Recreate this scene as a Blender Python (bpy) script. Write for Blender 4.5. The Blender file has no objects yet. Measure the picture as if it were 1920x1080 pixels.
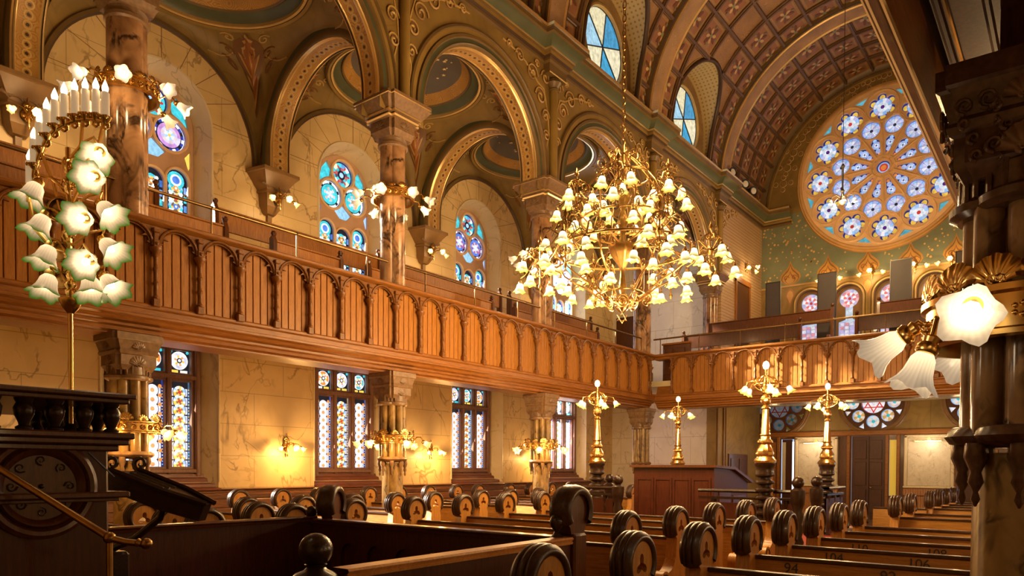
import bpy, bmesh, math, random
from mathutils import Vector, Matrix
from mathutils.geometry import delaunay_2d_cdt
PI = math.pi; TAU = 2*PI
S, Cs = math.sin, math.cos
R_ = random.Random(7)
scn = bpy.context.scene
COL = scn.collection
# ------------------------------------------------------------------ materials
MATS = {}
class NB:
    def __init__(s, name):
        s.m = bpy.data.materials.new(name); s.m.use_nodes = True; s.t = s.m.node_tree
        s.n = s.t.nodes; s.l = s.t.links
        s.b = s.n['Principled BSDF']; MATS[name] = s.m
    def new(s, ty, **kw):
        n = s.n.new(ty)
        for k, v in kw.items(): setattr(n, k, v)
        return n
    def put(s, sock, val):
        if hasattr(val, 'links') and not isinstance(val, (int, float, tuple)): s.l.new(val, sock)
        else:
            if isinstance(val, tuple) and len(val) == 3 and len(sock.default_value) == 4: val = val+(1,)
            sock.default_value = val
    def mth(s, op, a, b=0.0, c=None):
        n = s.new('ShaderNodeMath', operation=op); s.put(n.inputs[0], a); s.put(n.inputs[1], b)
        if c is not None: s.put(n.inputs[2], c)
        return n.outputs[0]
    def mix(s, f, a, b, mode='MIX'):
        n = s.new('ShaderNodeMix', data_type='RGBA', blend_type=mode)
        s.put(n.inputs[0], f); s.put(n.inputs[6], a); s.put(n.inputs[7], b); return n.outputs[2]
    def ramp(s, f, pts, const=False):
        n = s.new('ShaderNodeValToRGB'); e = n.color_ramp.elements
        if const: n.color_ramp.interpolation = 'CONSTANT'
        while len(e) < len(pts): e.new(.5)
        for i, (p, c) in enumerate(pts):
            e[i].position = p; e[i].color = tuple(c)+(1,) if len(c) == 3 else c
        s.put(n.inputs[0], f); return n.outputs[0]
    def obj(s, scale=(1, 1, 1), rot=(0, 0, 0), uv=False):
        tc = s.new('ShaderNodeTexCoord'); mp = s.new('ShaderNodeMapping')
        mp.inputs['Scale'].default_value = scale; mp.inputs['Rotation'].default_value = rot
        s.l.new(tc.outputs['UV' if uv else 'Object'], mp.inputs[0]); return mp.outputs[0]
    def noise(s, vec, scale, det=3, dist=0.0, out=0):
        n = s.new('ShaderNodeTexNoise'); s.put(n.inputs['Vector'], vec); n.inputs['Scale'].default_value = scale
        n.inputs['Detail'].default_value = det; n.inputs['Distortion'].default_value = dist; return n.outputs[out]
    def vor(s, vec, scale, feat='F1', out=0):
        n = s.new('ShaderNodeTexVoronoi', feature=feat); s.put(n.inputs['Vector'], vec); n.inputs['Scale'].default_value = scale
        return n.outputs[out]
    def vadd(s, a, b, k):
        n = s.new('ShaderNodeVectorMath', operation='MULTIPLY_ADD'); s.put(n.inputs[0], b)
        n.inputs[1].default_value = (k, k, k); s.put(n.inputs[2], a); return n.outputs[0]
    def bump(s, h, st=.3, d=.02):
        n = s.new('ShaderNodeBump'); n.inputs['Strength'].default_value = st; n.inputs['Distance'].default_value = d
        s.put(n.inputs['Height'], h); s.l.new(n.outputs[0], s.b.inputs['Normal'])
    def fin(s, col, rough=.5, metal=0.0, spec=.5, emit=None, es=0.0, coat=0.0):
        b = s.b; s.put(b.inputs['Base Color'], col); s.put(b.inputs['Roughness'], rough); s.put(b.inputs['Metallic'], metal)
        b.inputs['Specular IOR Level'].default_value = spec
        if coat: b.inputs['Coat Weight'].default_value = coat; b.inputs['Coat Roughness'].default_value = .12
        if emit is not None: s.put(b.inputs['Emission Color'], emit); s.put(b.inputs['Emission Strength'], es)
        return s.m
def wood(name, c1, c2, rough=.38, sc=(1, 1, 1), coat=0.0):
    q = NB(name); v = q.obj(sc)
    n1 = q.noise(v, 6, 5, .6); n2 = q.noise(v, 28, 3, .3)
    f = q.mth('MULTIPLY_ADD', n2, .35, q.mth('MULTIPLY', n1, .8))
    q.bump(n2, .12, .01)
    return q.fin(q.ramp(f, [(.3, c1), (.75, c2)]), rough, coat=coat, spec=.35)
ZG = (9, 9, .8); XG = (.8, 9, 9); YG = (9, .8, 9)
wood('oak_gallery', (.15, .05, .009), (.4, .155, .024), .4, ZG)
wood('oak_panel', (.2, .075, .011), (.42, .17, .026), .4, ZG)
wood('oak_carved', (.085, .03, .007), (.24, .092, .018), .36, (5, 5, 5))
wood('oak_beam', (.13, .043, .008), (.34, .13, .022), .36, YG)
wood('oak_beam_x', (.13, .043, .008), (.34, .13, .022), .36, XG)
wood('walnut', (.04, .012, .004), (.115, .036, .01), .34, ZG, .25)
wood('mahogany', (.028, .006, .003), (.08, .019, .007), .36, ZG, .05)
wood('ebony', (.012, .006, .004), (.036, .016, .008), .28, (4, 4, 4), .2)
wood('oak_pew', (.2, .088, .015), (.43, .205, .038), .34, XG, .2)
wood('oak_end', (.23, .095, .017), (.5, .225, .042), .36, ZG, .15)
wood('pew_rim', (.02, .009, .005), (.06, .026, .011), .33, (5, 5, 5), .12)
wood('red_sill', (.1, .03, .018), (.22, .075, .045), .32, YG, .2)
wood('window_wood', (.14, .07, .045), (.3, .16, .1), .35, ZG)
wood('gold_oak', (.45, .2, .05), (.68, .36, .11), .4, XG)
def marble(name, a, b, vein, sc=1.0, vstr=.8, rough=.32, joints=None, vw=1.0):
    q = NB(name); v = q.obj()
    v2 = q.obj((1.0, 1.0, .62), (.5, .35, .2))
    def ridge(scale, wd, dist):
        r = q.mth('ABSOLUTE', q.mth('SUBTRACT', q.noise(v2, scale*sc, 5, dist), .5))
        return q.ramp(r, [(0, (1, 1, 1)), (wd*.35, (.75,)*3), (wd, (0, 0, 0))])
    mask = q.ramp(q.noise(v, 1.1*sc, 2), [(.44, (0, 0, 0)), (.62, (1, 1, 1))])
    mask2 = q.ramp(q.noise(v2, 1.6*sc, 2), [(.46, (0, 0, 0)), (.6, (1, 1, 1))])
    f = q.mth('MULTIPLY', q.mth('MAXIMUM', q.mth('MULTIPLY', ridge(.7, .011*vw, .9), mask), q.mth('MULTIPLY', ridge(1.3, .014*vw, .6), mask2)), vstr)
    base = q.ramp(q.noise(v, 1.7*sc, 5, .8), [(.3, a), (.7, b)])
    c = q.mix(f, base, vein)
    if joints:
        br = q.new('ShaderNodeTexBrick'); sx = q.new('ShaderNodeSeparateXYZ'); cx = q.new('ShaderNodeCombineXYZ')
        q.l.new(v, sx.inputs[0])
        q.put(cx.inputs[0], q.mth('ADD', sx.outputs[0], sx.outputs[1])); q.put(cx.inputs[1], sx.outputs[2])
        q.l.new(cx.outputs[0], br.inputs['Vector'])
        for k, x in (('Scale', 1.0), ('Mortar Size', .007), ('Mortar Smooth', .2), ('Brick Width', joints[0]), ('Row Height', joints[1])): br.inputs[k].default_value = x
        c = q.mix(q.mth('MULTIPLY', br.outputs['Fac'], .45), c, tuple(x*.45 for x in vein))
    return q.fin(c, rough)
marble('marble_wall', (.67, .48, .22), (.77, .58, .3), (.24, .14, .05), 1.0, .75, .4, (1.35, .62))
marble('marble_pale', (.66, .54, .34), (.76, .65, .45), (.3, .2, .1), 1.1, .6, .35)
marble('marble_white', (.74, .69, .62), (.83, .79, .73), (.3, .25, .2), 1.1, .55, .4, (1.3, .9))
marble('marble_plaque', (.62, .54, .4), (.74, .66, .52), (.3, .22, .13), 3, .6, .3)
marble('marble_shaft', (.17, .08, .035), (.46, .26, .13), (.025, .012, .007), 1.9, 1.0, .2, None, 3.2)
marble('marble_base', (.17, .1, .03), (.38, .24, .085), (.05, .028, .01), 2.6, .9, .22, None, 3)
marble('marble_shaft_dark', (.17, .09, .035), (.44, .27, .13), (.025, .014, .008), 2.4, 1.0, .16, None, 3)
def plain(name, c, rough=.5, metal=0.0, mott=.18, sc=3.0, spec=.5):
    q = NB(name); n = q.noise(q.obj(), sc, 4)
    return q.fin(q.mix(1.0, c, q.ramp(n, [(.25, (1-mott,)*3), (.75, (1+mott*.3,)*3)]), 'MULTIPLY'), rough, metal, spec)
plain('brass', (.86, .56, .19), .24, 1.0, .25, 9)
plain('brass_dark', (.42, .24, .075), .33, 1.0, .4, 14)
plain('brass_rail', (.3, .19, .08), .35, 1.0, .3, 9)
plain('gold', (.95, .66, .28), .22, 1.0, .1, 5)
plain('gilt', (1, .74, .34), .28, .75, .1, 6)
plain('black_metal', (.02, .02, .02), .4)
plain('capital_stone', (.24, .14, .07), .38, 0, .4, 18)
plain('capital_dark', (.075, .035, .02), .3, 0, .5, 22)
plain('mould_brown', (.25, .14, .055), .4, 0, .2, 6)
plain('tracery_pink', (.62, .4, .27), .45, 0, .15, 5)
plain('mould_green', (.14, .14, .075), .45, 0, .2, 5)
plain('dome_slate', (.135, .118, .105), .5, 0, .15, 3)
plain('screen_grey', (.045, .034, .032), .6)
plain('green_wall', (.2, .23, .145), .55, 0, .25, 2)
plain('cream_paint', (.6, .5, .3), .5)
plain('iron', (.03, .026, .022), .45)
plain('red_cloth', (.32, .03, .02), .8, 0, .3, 20)
plain('red_paint', (.5, .03, .02), .5)
plain('white_paper', (.8, .78, .74), .6, 0, .05)
plain('lead', (.03, .027, .025), .45)
plain('stone_tracery', (.95, .66, .37), .5, 0, .15, 4)
plain('fix_white', (.8, .78, .72), .4)
def orn(name, base, line, hi, sc=3.0, rough=.45, thick=.16, mottle=.3):
    """painted arabesque: warped concentric curls with paired outlines"""
    q = NB(name); v = q.obj()
    w = q.vadd(v, q.noise(v, sc*.7, 2, 0, 1), .22/sc)
    d = q.vor(w, sc, 'F1')
    s = q.mth('ABSOLUTE', q.mth('SINE', q.mth('MULTIPLY_ADD', q.noise(v, sc*1.3, 1), 3.0, q.mth('MULTIPLY', d, 21))))
    f = q.ramp(s, [(0, (1, 1, 1)), (thick, (1, 1, 1)), (thick+.12, (0, 0, 0))])
    h = q.ramp(s, [(.72, (0, 0, 0)), (.9, (1, 1, 1))])
    g = q.ramp(q.noise(v, sc*.5, 3), [(.38, (0, 0, 0)), (.55, (1, 1, 1))])
    c = q.mix(q.mth('MULTIPLY', f, g), q.mix(q.mth('MULTIPLY', q.mth('MULTIPLY', h, g), .7), base, hi), line)
    c = q.mix(1.0, c, q.ramp(q.noise(v, 2, 4), [(.3, (1-mottle,)*3), (.7, (1.05,)*3)]), 'MULTIPLY')
    return q.fin(c, rough)
orn('ochre_plain', (.285, .182, .048), (.25, .158, .04), (.31, .2, .054), .8, .5)
orn('ochre_scroll', (.4, .225, .07), (.27, .13, .04), (.52, .33, .13), 2.4)
orn('ochre_band', (.52, .27, .06), (.3, .13, .03), (.62, .38, .12), 5)
orn('coffer_paint', (.38, .21, .09), (.3, .12, .05), (.46, .3, .14), 4.5, .5, .2)
orn('rib_paint', (.45, .27, .14), (.3, .12, .05), (.55, .38, .2), 7, .5)
orn('niche_wall', (.36, .22, .1), (.3, .17, .07), (.42, .27, .12), 2, .5)
plain('carved_dark', (.12, .058, .028), .22, 0, .5, 25)
plain('rib_dark', (.15, .08, .04), .4, 0, .3, 6)
plain('brass_old', (.46, .27, .085), .3, 1.0, .45, 12)
def dotted(name, base, dot, p):
    q = NB(name); v = q.obj(uv=True)
    sx = q.new('ShaderNodeSeparateXYZ'); q.l.new(v, sx.inputs[0])
    a = q.mth('SUBTRACT', q.mth('FRACT', q.mth('MULTIPLY', sx.outputs[0], 1/p)), .5)
    b = q.mth('SUBTRACT', q.mth('FRACT', q.mth('MULTIPLY', sx.outputs[1], 1/p)), .5)
    d = q.mth('SQRT', q.mth('ADD', q.mth('MULTIPLY', a, a), q.mth('MULTIPLY', b, b)))
    return q.fin(q.mix(q.ramp(d, [(.2, (1, 1, 1)), (.26, (0, 0, 0))]), base, dot), .5)
dotted('niche_dots', (.52, .4, .19), (.3, .2, .08), .115)
def planked(name, c1, c2, axis, p, rough=.35):
    """boards: dark grooves every p metres along one axis"""
    q = NB(name); v = q.obj(); sx = q.new('ShaderNodeSeparateXYZ'); q.l.new(v, sx.inputs[0])
    t = q.mth('FRACT', q.mth('MULTIPLY', sx.outputs[axis], 1/p))
    g = q.ramp(q.mth('ABSOLUTE', q.mth('SUBTRACT', t, .5)), [(.40, (0, 0, 0)), (.46, (1, 1, 1))])
    n = q.noise(q.obj(ZG if axis < 2 else YG), 7, 4, .5)
    q.bump(q.mth('SUBTRACT', 1.0, g), .6, .02)
    return q.fin(q.mix(q.mth('MULTIPLY', g, .55), q.ramp(n, [(.3, c1), (.7, c2)]), (.05, .02, .006)), rough)
planked('soffit_boards', (.08, .026, .014), (.15, .05, .026), 0, .16)
planked('wainscot', (.12, .045, .016), (.26, .1, .036), 2, .17)
planked('floor_boards', (.1, .04, .018), (.2, .09, .04), 0, .09)
planked('base_boards', (.3, .12, .035), (.5, .22, .07), 0, .07)
planked('brick_cream', (.5, .32, .16), (.6, .4, .22), 2, .1)
def paint():
    q = NB('paint'); a = q.new('ShaderNodeVertexColor'); a.layer_name = 'Col'
    n = q.noise(q.obj(), 3, 4)
    return q.fin(q.mix(1.0, a.outputs[0], q.ramp(n, [(.3, (.78,)*3), (.7, (1.04,)*3)]), 'MULTIPLY'), .42)
paint()
def glass(name, es, tr=.0):
    """leaded stained glass lit from outside by daylight, letting coloured sun through"""
    q = NB(name); a = q.new('ShaderNodeVertexColor'); a.layer_name = 'Col'
    n = q.noise(q.obj(), 9, 4, .5)
    c = q.mix(1.0, a.outputs[0], q.ramp(n, [(.25, (.55,)*3), (.75, (1.15,)*3)]), 'MULTIPLY')
    q.fin(q.mix(1.0, c, (.3, .3, .3), 'MULTIPLY'), .15, emit=c, es=es)
    if tr:
        t = q.new('ShaderNodeBsdfTransparent'); q.l.new(c, t.inputs[0]); mx = q.new('ShaderNodeMixShader'); mx.inputs[0].default_value = tr
        out = q.n['Material Output']; q.l.new(q.b.outputs[0], mx.inputs[1]); q.l.new(t.outputs[0], mx.inputs[2]); q.l.new(mx.outputs[0], out.inputs[0])
glass('glass_side', 1.6); glass('glass_rose', .95); glass('glass_oculus', 1.15); glass('glass_low', 1.5); glass('glass_far', 13.0); glass('glass_round', 1.0)
def shade(name, e_core, e_rim, s_core, s_rim, kfrom=.35, kto=.95):
    q = NB(name); v = q.obj(uv=True); sx = q.new('ShaderNodeSeparateXYZ'); q.l.new(v, sx.inputs[0])
    f = q.ramp(sx.outputs[1], [(kfrom, (0, 0, 0)), (kto, (1, 1, 1))])
    c = q.mix(f, e_core, e_rim)
    g = q.mth('POWER', q.mth('SUBTRACT', 1.0, sx.outputs[1]), 1.6)
    fl = q.mth('MULTIPLY_ADD', q.mth('SINE', q.mth('MULTIPLY', sx.outputs[0], 150.0)), .1, .95)
    st = q.mth('MULTIPLY', q.mth('MULTIPLY_ADD', g, s_core-s_rim, s_rim), fl)
    q.fin(q.mix(f, (.5, .46, .38), tuple(x*.8 for x in e_rim)), .25, emit=c, es=st)
shade('tulip_green', (1, .7, .38), (.1, .34, .03), 1.5, .24, .78, .98)
shade('tulip_clear', (1, .74, .42), (.7, .58, .42), 1.9, .36, .3, 1.0)
shade('tulip_small', (1, .68, .3), (.8, .52, .15), 3.0, .8, .4, 1.0)
shade('tulip_yellow', (1, .78, .46), (.5, .46, .05), 4.2, .5, .55, 1.0)
def emis(name, c, s):
    q = NB(name); q.fin(c, .4, emit=c, es=s)
emis('bulb', (1, .8, .5), 7)
q_ = NB('candle'); q_.fin((.8, .68, .5), .4, emit=(1, .74, .42), es=.28)
del q_; emis('picture_light', (1, .78, .45), 5)
emis('yellow_glass', (.6, .42, .05), .45)
emis('day_gap', (.8, .87, 1), 2.2)
M = MATS
# ------------------------------------------------------------------ mesh builder
class MB:
    def __init__(s): s.v = []; s.f = []; s.mi = []; s.c = []; s.uv = []
    def add(s, vs, fs, mi=0, col=None, uvs=None):
        o = len(s.v); s.v += [tuple(p) for p in vs]
        for k, f in enumerate(fs):
            s.f.append([o+i for i in f]); s.mi.append(mi); s.c.append(col)
            s.uv.append([uvs[i] for i in f] if uvs else None)
        return s
    def box(s, x0, y0, z0, x1, y1, z1, mi=0, col=None, bev=0.0, T=None):
        c = ((x0+x1)/2, (y0+y1)/2, (z0+z1)/2); h = (abs(x1-x0)/2, abs(y1-y0)/2, abs(z1-z0)/2)
        b = min(bev, *[q*.45 for q in h])
        if b <= 0:
            vs = [(c[0]+i*h[0], c[1]+j*h[1], c[2]+k*h[2]) for i in (-1, 1) for j in (-1, 1) for k in (-1, 1)]
            fs = [(0, 1, 3, 2), (4, 6, 7, 5), (0, 4, 5, 1), (2, 3, 7, 6), (0, 2, 6, 4), (1, 5, 7, 3)]
        else:
            vs = []; idx = {}
            for i in (-1, 1):
                for j in (-1, 1):
                    for k in (-1, 1):
                        for a in range(3):
                            q = [h[0]-b, h[1]-b, h[2]-b]; q[a] = h[a]
                            idx[i, j, k, a] = len(vs); vs.append((c[0]+i*q[0], c[1]+j*q[1], c[2]+k*q[2]))
            fs = []
            for a in range(3):
                for sg in (-1, 1):
                    u, w = [x for x in range(3) if x != a]; L = []
                    for su, sw in ((-1, -1), (1, -1), (1, 1), (-1, 1)):
                        t = [0, 0, 0]; t[a] = sg; t[u] = su; t[w] = sw; L.append(idx[t[0], t[1], t[2], a])
                    fs.append(L)
            for a in range(3):
                u, w = [x for x in range(3) if x != a]
                for su in (-1, 1):
                    for sw in (-1, 1):
                        L = []
                        for sg, ax in ((-1, u), (1, u), (1, w), (-1, w)):
                            t = [0, 0, 0]; t[a] = sg; t[u] = su; t[w] = sw; L.append(idx[t[0], t[1], t[2], ax])
                        fs.append(L)
            for i in (-1, 1):
                for j in (-1, 1):
                    for k in (-1, 1): fs.append([idx[i, j, k, a] for a in range(3)])
        if T is not None: vs = [T @ Vector(p) for p in vs]
        return s.add(vs, fs, mi, col)
    def grid(s, fn, nu, nv, mi=0, col=None, cu=False, uvfn=None):
        vs = []; uvs = []
        for i in range(nu+1):
            for j in range(nv+1):
                vs.append(fn(i/nu, j/nv)); uvs.append(uvfn(i/nu, j/nv) if uvfn else (i/nu, j/nv))
        fs = [(i*(nv+1)+j, (i+1)*(nv+1)+j, (i+1)*(nv+1)+j+1, i*(nv+1)+j+1) for i in range(nu) for j in range(nv)]
        return s.add(vs, fs, mi, col, uvs)
    def lathe(s, prof, n=16, T=None, mi=0, cols=None, flute=None, cap=True, arc=(0, TAU), mis=None):
        """prof [(r,z)], axis z, T maps to place; cols/mis per segment"""
        full = abs(arc[1]-arc[0]-TAU) < 1e-6; m = n if full else n+1
        vs = []; uvs = []
        L = len(prof)
        for k, (r, z) in enumerate(prof):
            for i in range(m):
                a = arc[0]+(arc[1]-arc[0])*i/n; rr = r*(flute(a, k/(L-1)) if flute else 1)
                p = Vector((rr*Cs(a), rr*S(a), z)); vs.append(T @ p if T is not None else p); uvs.append((i/n, k/(L-1)))
        for k in range(L-1):
            fs = []
            for i in range(n):
                j = (i+1) % m if full else i+1
                fs.append((k*m+i, k*m+j, (k+1)*m+j, (k+1)*m+i))
            o = len(s.v) if k == 0 else o
            if k == 0: s.v += [tuple(p) for p in vs]
            for f in fs:
                s.f.append([o+q for q in f]); s.mi.append(mis[k] if mis else mi); s.c.append(cols[k] if cols else None); s.uv.append([uvs[q] for q in f])
        if cap and full:
            for k in (0, L-1):
                if prof[k][0] > 1e-4: s.f.append([o+k*m+i for i in range(m)]); s.mi.append(mis[min(k, L-2)] if mis else mi); s.c.append(cols[min(k, L-2)] if cols else None); s.uv.append(None)
        return s
    def tube(s, pts, r, n=6, mi=0, col=None, closed=False):
        P = [Vector(p) for p in pts]; N = len(P); vs = []
        t0 = (P[1]-P[0]).normalized(); u = t0.orthogonal().normalized()
        for i, p in enumerate(P):
            a = P[i-1] if (i or closed) else p; b = P[(i+1) % N] if (i < N-1 or closed) else p
            t = (b-a).normalized() if (b-a).length > 1e-9 else t0
            u = (u-t*u.dot(t)); u = u.normalized() if u.length > 1e-6 else t.orthogonal().normalized()
            w = t.cross(u); rr = r[i] if isinstance(r, (list, tuple)) else r
            for k in range(n): vs.append(p+u*(rr*Cs(TAU*k/n))+w*(rr*S(TAU*k/n)))
        fs = []
        for i in range(N if closed else N-1):
            j = (i+1) % N
            for k in range(n): fs.append((i*n+k, i*n+(k+1) % n, j*n+(k+1) % n, j*n+k))
        if not closed: fs += [tuple(range(n)), tuple((N-1)*n+k for k in range(n))]
        return s.add(vs, fs, mi, col)
    def sph(s, c, r, n=10, mi=0, col=None, sq=(1, 1, 1)):
        m = max(4, n//2); pr = [(r*S(PI*k/m), -r*Cs(PI*k/m)) for k in range(m+1)]
        pr[0] = (1e-5, -r); pr[-1] = (1e-5, r)
        return s.lathe(pr, n, Matrix.Translation(c) @ Matrix.Diagonal((*sq, 1)), mi, [col]*m, cap=False)
    def poly(s, pts, fn, w0, w1, mi=0, col=None, holes=(), back=True, side_mi=None):
        """2D polygon with holes extruded from w0 to w1; fn(a,b,w) -> 3D"""
        vs2, fs = cdt(pts, holes)
        s.add([fn(a, b, w1) for a, b in vs2], fs, mi, col)
        if back and w0 != w1: s.add([fn(a, b, w0) for a, b in vs2], [tuple(reversed(f)) for f in fs], mi, col)
        if w0 != w1:
            for L in (pts, *holes):
                n = len(L); s.add([fn(a, b, w0) for a, b in L]+[fn(a, b, w1) for a, b in L],
                                  [(i, (i+1) % n, n+(i+1) % n, n+i) for i in range(n)], mi if side_mi is None else side_mi, col)
        return s
    def sweep(s, prof, frames, cols=None, mis=None, closed=False, mi=0, uvs=False):
        """prof [(p,q)] placed in each frame (origin, axisP, axisQ)"""
        m = len(prof); vs = []; uv = []; acc = 0
        for i, (o, ap, aq) in enumerate(frames):
            if i: acc += (Vector(o)-Vector(frames[i-1][0])).length
            for k, (p, q) in enumerate(prof): vs.append(Vector(o)+Vector(ap)*p+Vector(aq)*q); uv.append((acc, p))
        N = len(frames)
        for k in range(m-1):
            fs = [(i*m+k, ((i+1) % N)*m+k, ((i+1) % N)*m+k+1, i*m+k+1) for i in range(N if closed else N-1)]
            if k == 0: o0 = len(s.v); s.v += [tuple(p) for p in vs]
            for f in fs:
                s.f.append([o0+q for q in f]); s.mi.append(mis[k] if mis else mi); s.c.append(cols[k] if cols else None); s.uv.append([uv[q] for q in f] if uvs else None)
        return s
    def xf(s, T):
        s.v = [tuple(T @ Vector(p)) for p in s.v]; return s
    def join(s, o, T=None):
        k = len(s.v); s.v += [tuple(T @ Vector(p)) for p in o.v] if T is not None else o.v
        s.f += [[i+k for i in f] for f in o.f]; s.mi += o.mi; s.c += o.c; s.uv += o.uv; return s
    def build(s, name, mats, parent=None, sm=40, world=True):
        me = bpy.data.meshes.new(name)
        off = Vector(parent.location) if (parent is not None and world) else Vector((0, 0, 0))
        if parent is not None and world and parent.parent is not None: off = off+Vector(parent.parent.location)
        me.from_pydata([tuple(Vector(p)-off) for p in s.v] if off.length else s.v, [], s.f)
        for m in (mats if isinstance(mats, (list, tuple)) else [mats]): me.materials.append(M[m])
        me.polygons.foreach_set('material_index', s.mi)
        if any(c is not None for c in s.c):
            at = me.color_attributes.new('Col', 'FLOAT_COLOR', 'CORNER'); d = []
            for f, c in zip(s.f, s.c): d += (tuple(c or (1, 1, 1))+(1.0,))*len(f)
            at.data.foreach_set('color', d)
        if any(u is not None for u in s.uv):
            l = me.uv_layers.new(name='UVMap'); d = []
            for f, u in zip(s.f, s.uv):
                for i in range(len(f)): d += list(u[i]) if u else [0, 0]
            l.data.foreach_set('uv', d)
        if sm:
            me.polygons.foreach_set('use_smooth', [True]*len(s.f)); me.update()
            me.set_sharp_from_angle(angle=math.radians(sm))
        me.update()
        o = bpy.data.objects.new(name, me); COL.objects.link(o)
        if parent is not None: o.parent = parent
        return o
def cdt(outer, holes=(), grid=None):
    """triangulate outer minus holes, optional extra interior points"""
    vs = []; es = []
    def ring(L):
        o = len(vs); vs.extend(Vector(p) for p in L); n = len(L); es.extend((o+i, o+(i+1) % n) for i in range(n))
    ring(outer)
    for h in holes: ring(h)
    if not holes and grid is None and len(outer) <= 4: return [tuple(p) for p in outer], [tuple(range(len(outer)))]
    if grid: vs.extend(Vector(p) for p in grid)
    r = delaunay_2d_cdt(vs, es, [], 0, 1e-6)
    V = [tuple(p) for p in r[0]]; F = []
    for f in r[2]:
        x = sum(V[i][0] for i in f)/len(f); y = sum(V[i][1] for i in f)/len(f)
        if inside(x, y, outer) and not any(inside(x, y, h) for h in holes): F.append(tuple(f))
    return V, F
def inside(x, y, L):
    c = False; n = len(L); j = n-1
    for i in range(n):
        a, b = L[i], L[j]
        if (a[1] > y) != (b[1] > y) and x < (b[0]-a[0])*(y-a[1])/(b[1]-a[1])+a[0]: c = not c
        j = i
    return c
def circ(cx, cy, r, n=24, a0=0.0, a1=TAU, ry=None):
    full = abs(a1-a0-TAU) < 1e-6
    return [(cx+r*Cs(a0+(a1-a0)*i/n), cy+(ry or r)*S(a0+(a1-a0)*i/n)) for i in range(n if full else n+1)]
def archpoly(c, half, zb, zs, n=20, r=None):
    return [(c-half, zb), (c+half, zb)]+circ(c, zs, half, n, 0, PI)
def rect(a0, b0, a1, b1): return [(a0, b0), (a1, b0), (a1, b1), (a0, b1)]
# ------------------------------------------------------------------ object tree helpers
def tag(o, label=None, cat=None, group=None, kind=None):
    if label: o['label'] = label
    if cat: o['category'] = cat
    if group: o['group'] = group
    if kind: o['kind'] = kind
    return o
def thing(name, label, cat, loc=(0, 0, 0), rz=0.0, group=None, kind=None):
    o = bpy.data.objects.new(name, None); COL.objects.link(o); o.location = loc; o.rotation_euler = (0, 0, rz)
    o.empty_display_size = .1
    return tag(o, label, cat, group, kind)
KIDS = {}
def dup(root, loc=None, rz=None, label=None, group=None):
    kids = {}
    for q in bpy.data.objects:
        if q.parent is not None: kids.setdefault(q.parent.name, []).append(q)
    def rec(o, par):
        c = o.copy(); COL.objects.link(c)
        if par is not None: c.parent = par
        for k in kids.get(o.name, ()): rec(k, c)
        return c
    r = rec(root, None)
    if loc is not None: r.location = loc
    if rz is not None: r.rotation_euler = (0, 0, rz)
    if label: r['label'] = label
    if group: r['group'] = group
    return r
def cp(o, parent, loc=(0, 0, 0), rot=None, sc=None):
    """copy of a one-mesh part under a (possibly new) parent"""
    c = o.copy(); COL.objects.link(c); c.parent = parent; c.location = loc
    if rot is not None: c.rotation_mode = 'XYZ'; c.rotation_euler = rot
    if sc: c.scale = (sc,)*3
    return c
def aim(d, at=(0, 0, 0)):
    """matrix sending +z to d"""
    q = Vector(d).normalized().to_track_quat('Z', 'Y'); return Matrix.Translation(at) @ q.to_matrix().to_4x4()
def TL(*p): return Matrix.Translation(p)
def RZ(a): return Matrix.Rotation(a, 4, 'Z')
def lamp(name, loc, power, col=(1, .68, .34), r=.08):
    l = bpy.data.lights.new(name, 'POINT'); l.energy = power; l.color = col; l.shadow_soft_size = r
    o = bpy.data.objects.new(name, l); o.location = loc; COL.objects.link(o); return o
ORD = 'first second third fourth fifth sixth seventh eighth ninth tenth eleventh twelfth thirteenth fourteenth fifteenth sixteenth seventeenth eighteenth nineteenth twentieth'.split()
# ------------------------------------------------------------------ camera
F_, YAW, PIT, ROL, CY = 1360.558, .662632612, -.0208968576, .0048021958, 905.617
fw = Vector((-S(YAW)*Cs(PIT), Cs(YAW)*Cs(PIT), S(PIT))); rt = Vector((Cs(YAW), S(YAW), 0)); up = rt.cross(fw)
RR = rt*Cs(ROL)+up*S(ROL); UU = up*Cs(ROL)-rt*S(ROL)
cd = bpy.data.cameras.new('camera'); cam = bpy.data.objects.new('camera', cd); COL.objects.link(cam)
mw = Matrix((RR, UU, -fw)).transposed().to_4x4(); mw.translation = (0, 0, 1.65); cam.matrix_world = mw
cd.sensor_width = 36; cd.lens = F_/1920*36; cd.shift_y = (CY-540)/1920; cd.clip_start = .05; cd.clip_end = 200
scn.camera = cam
# ================================================================== ARCHITECTURE
BR, GN, OC, LO, DK = (.17, .105, .036), (.09, .105, .052), (.31, .196, .05), (.6, .4, .14), (.06, .03, .014)
PIERS = [-.15, 4.2, 8.6, 12.98, 17.62, 22.2]
XW, XN, XB = -13.0, -9.1, -9.55          # side wall, nave face and aisle face of the arcade
YE, YF = 22.4, 26.2                       # aisle end wall, rose wall
WINC = [6.45, 10.78, 15.12, 19.6]
def PX(x, s=1):                            # plane X = const facing +X
    return lambda a, b, w=0.0: (x+w*s, a, b)
def PY(y, s=-1):
    return lambda a, b, w=0.0: (a, y+w*s, b)
def struct(mb, name, mats, label, cat, sm=40, parent=None):
    return tag(mb.build(name, mats, parent, sm), label, cat, None, 'structure')
# ---- floor
m = MB().box(-13.2, -4, -.1, 4.2, 26.4, 0)
struct(m, 'floor', 'floor_boards', 'dark boarded floor under the pews', 'floor')
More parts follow.
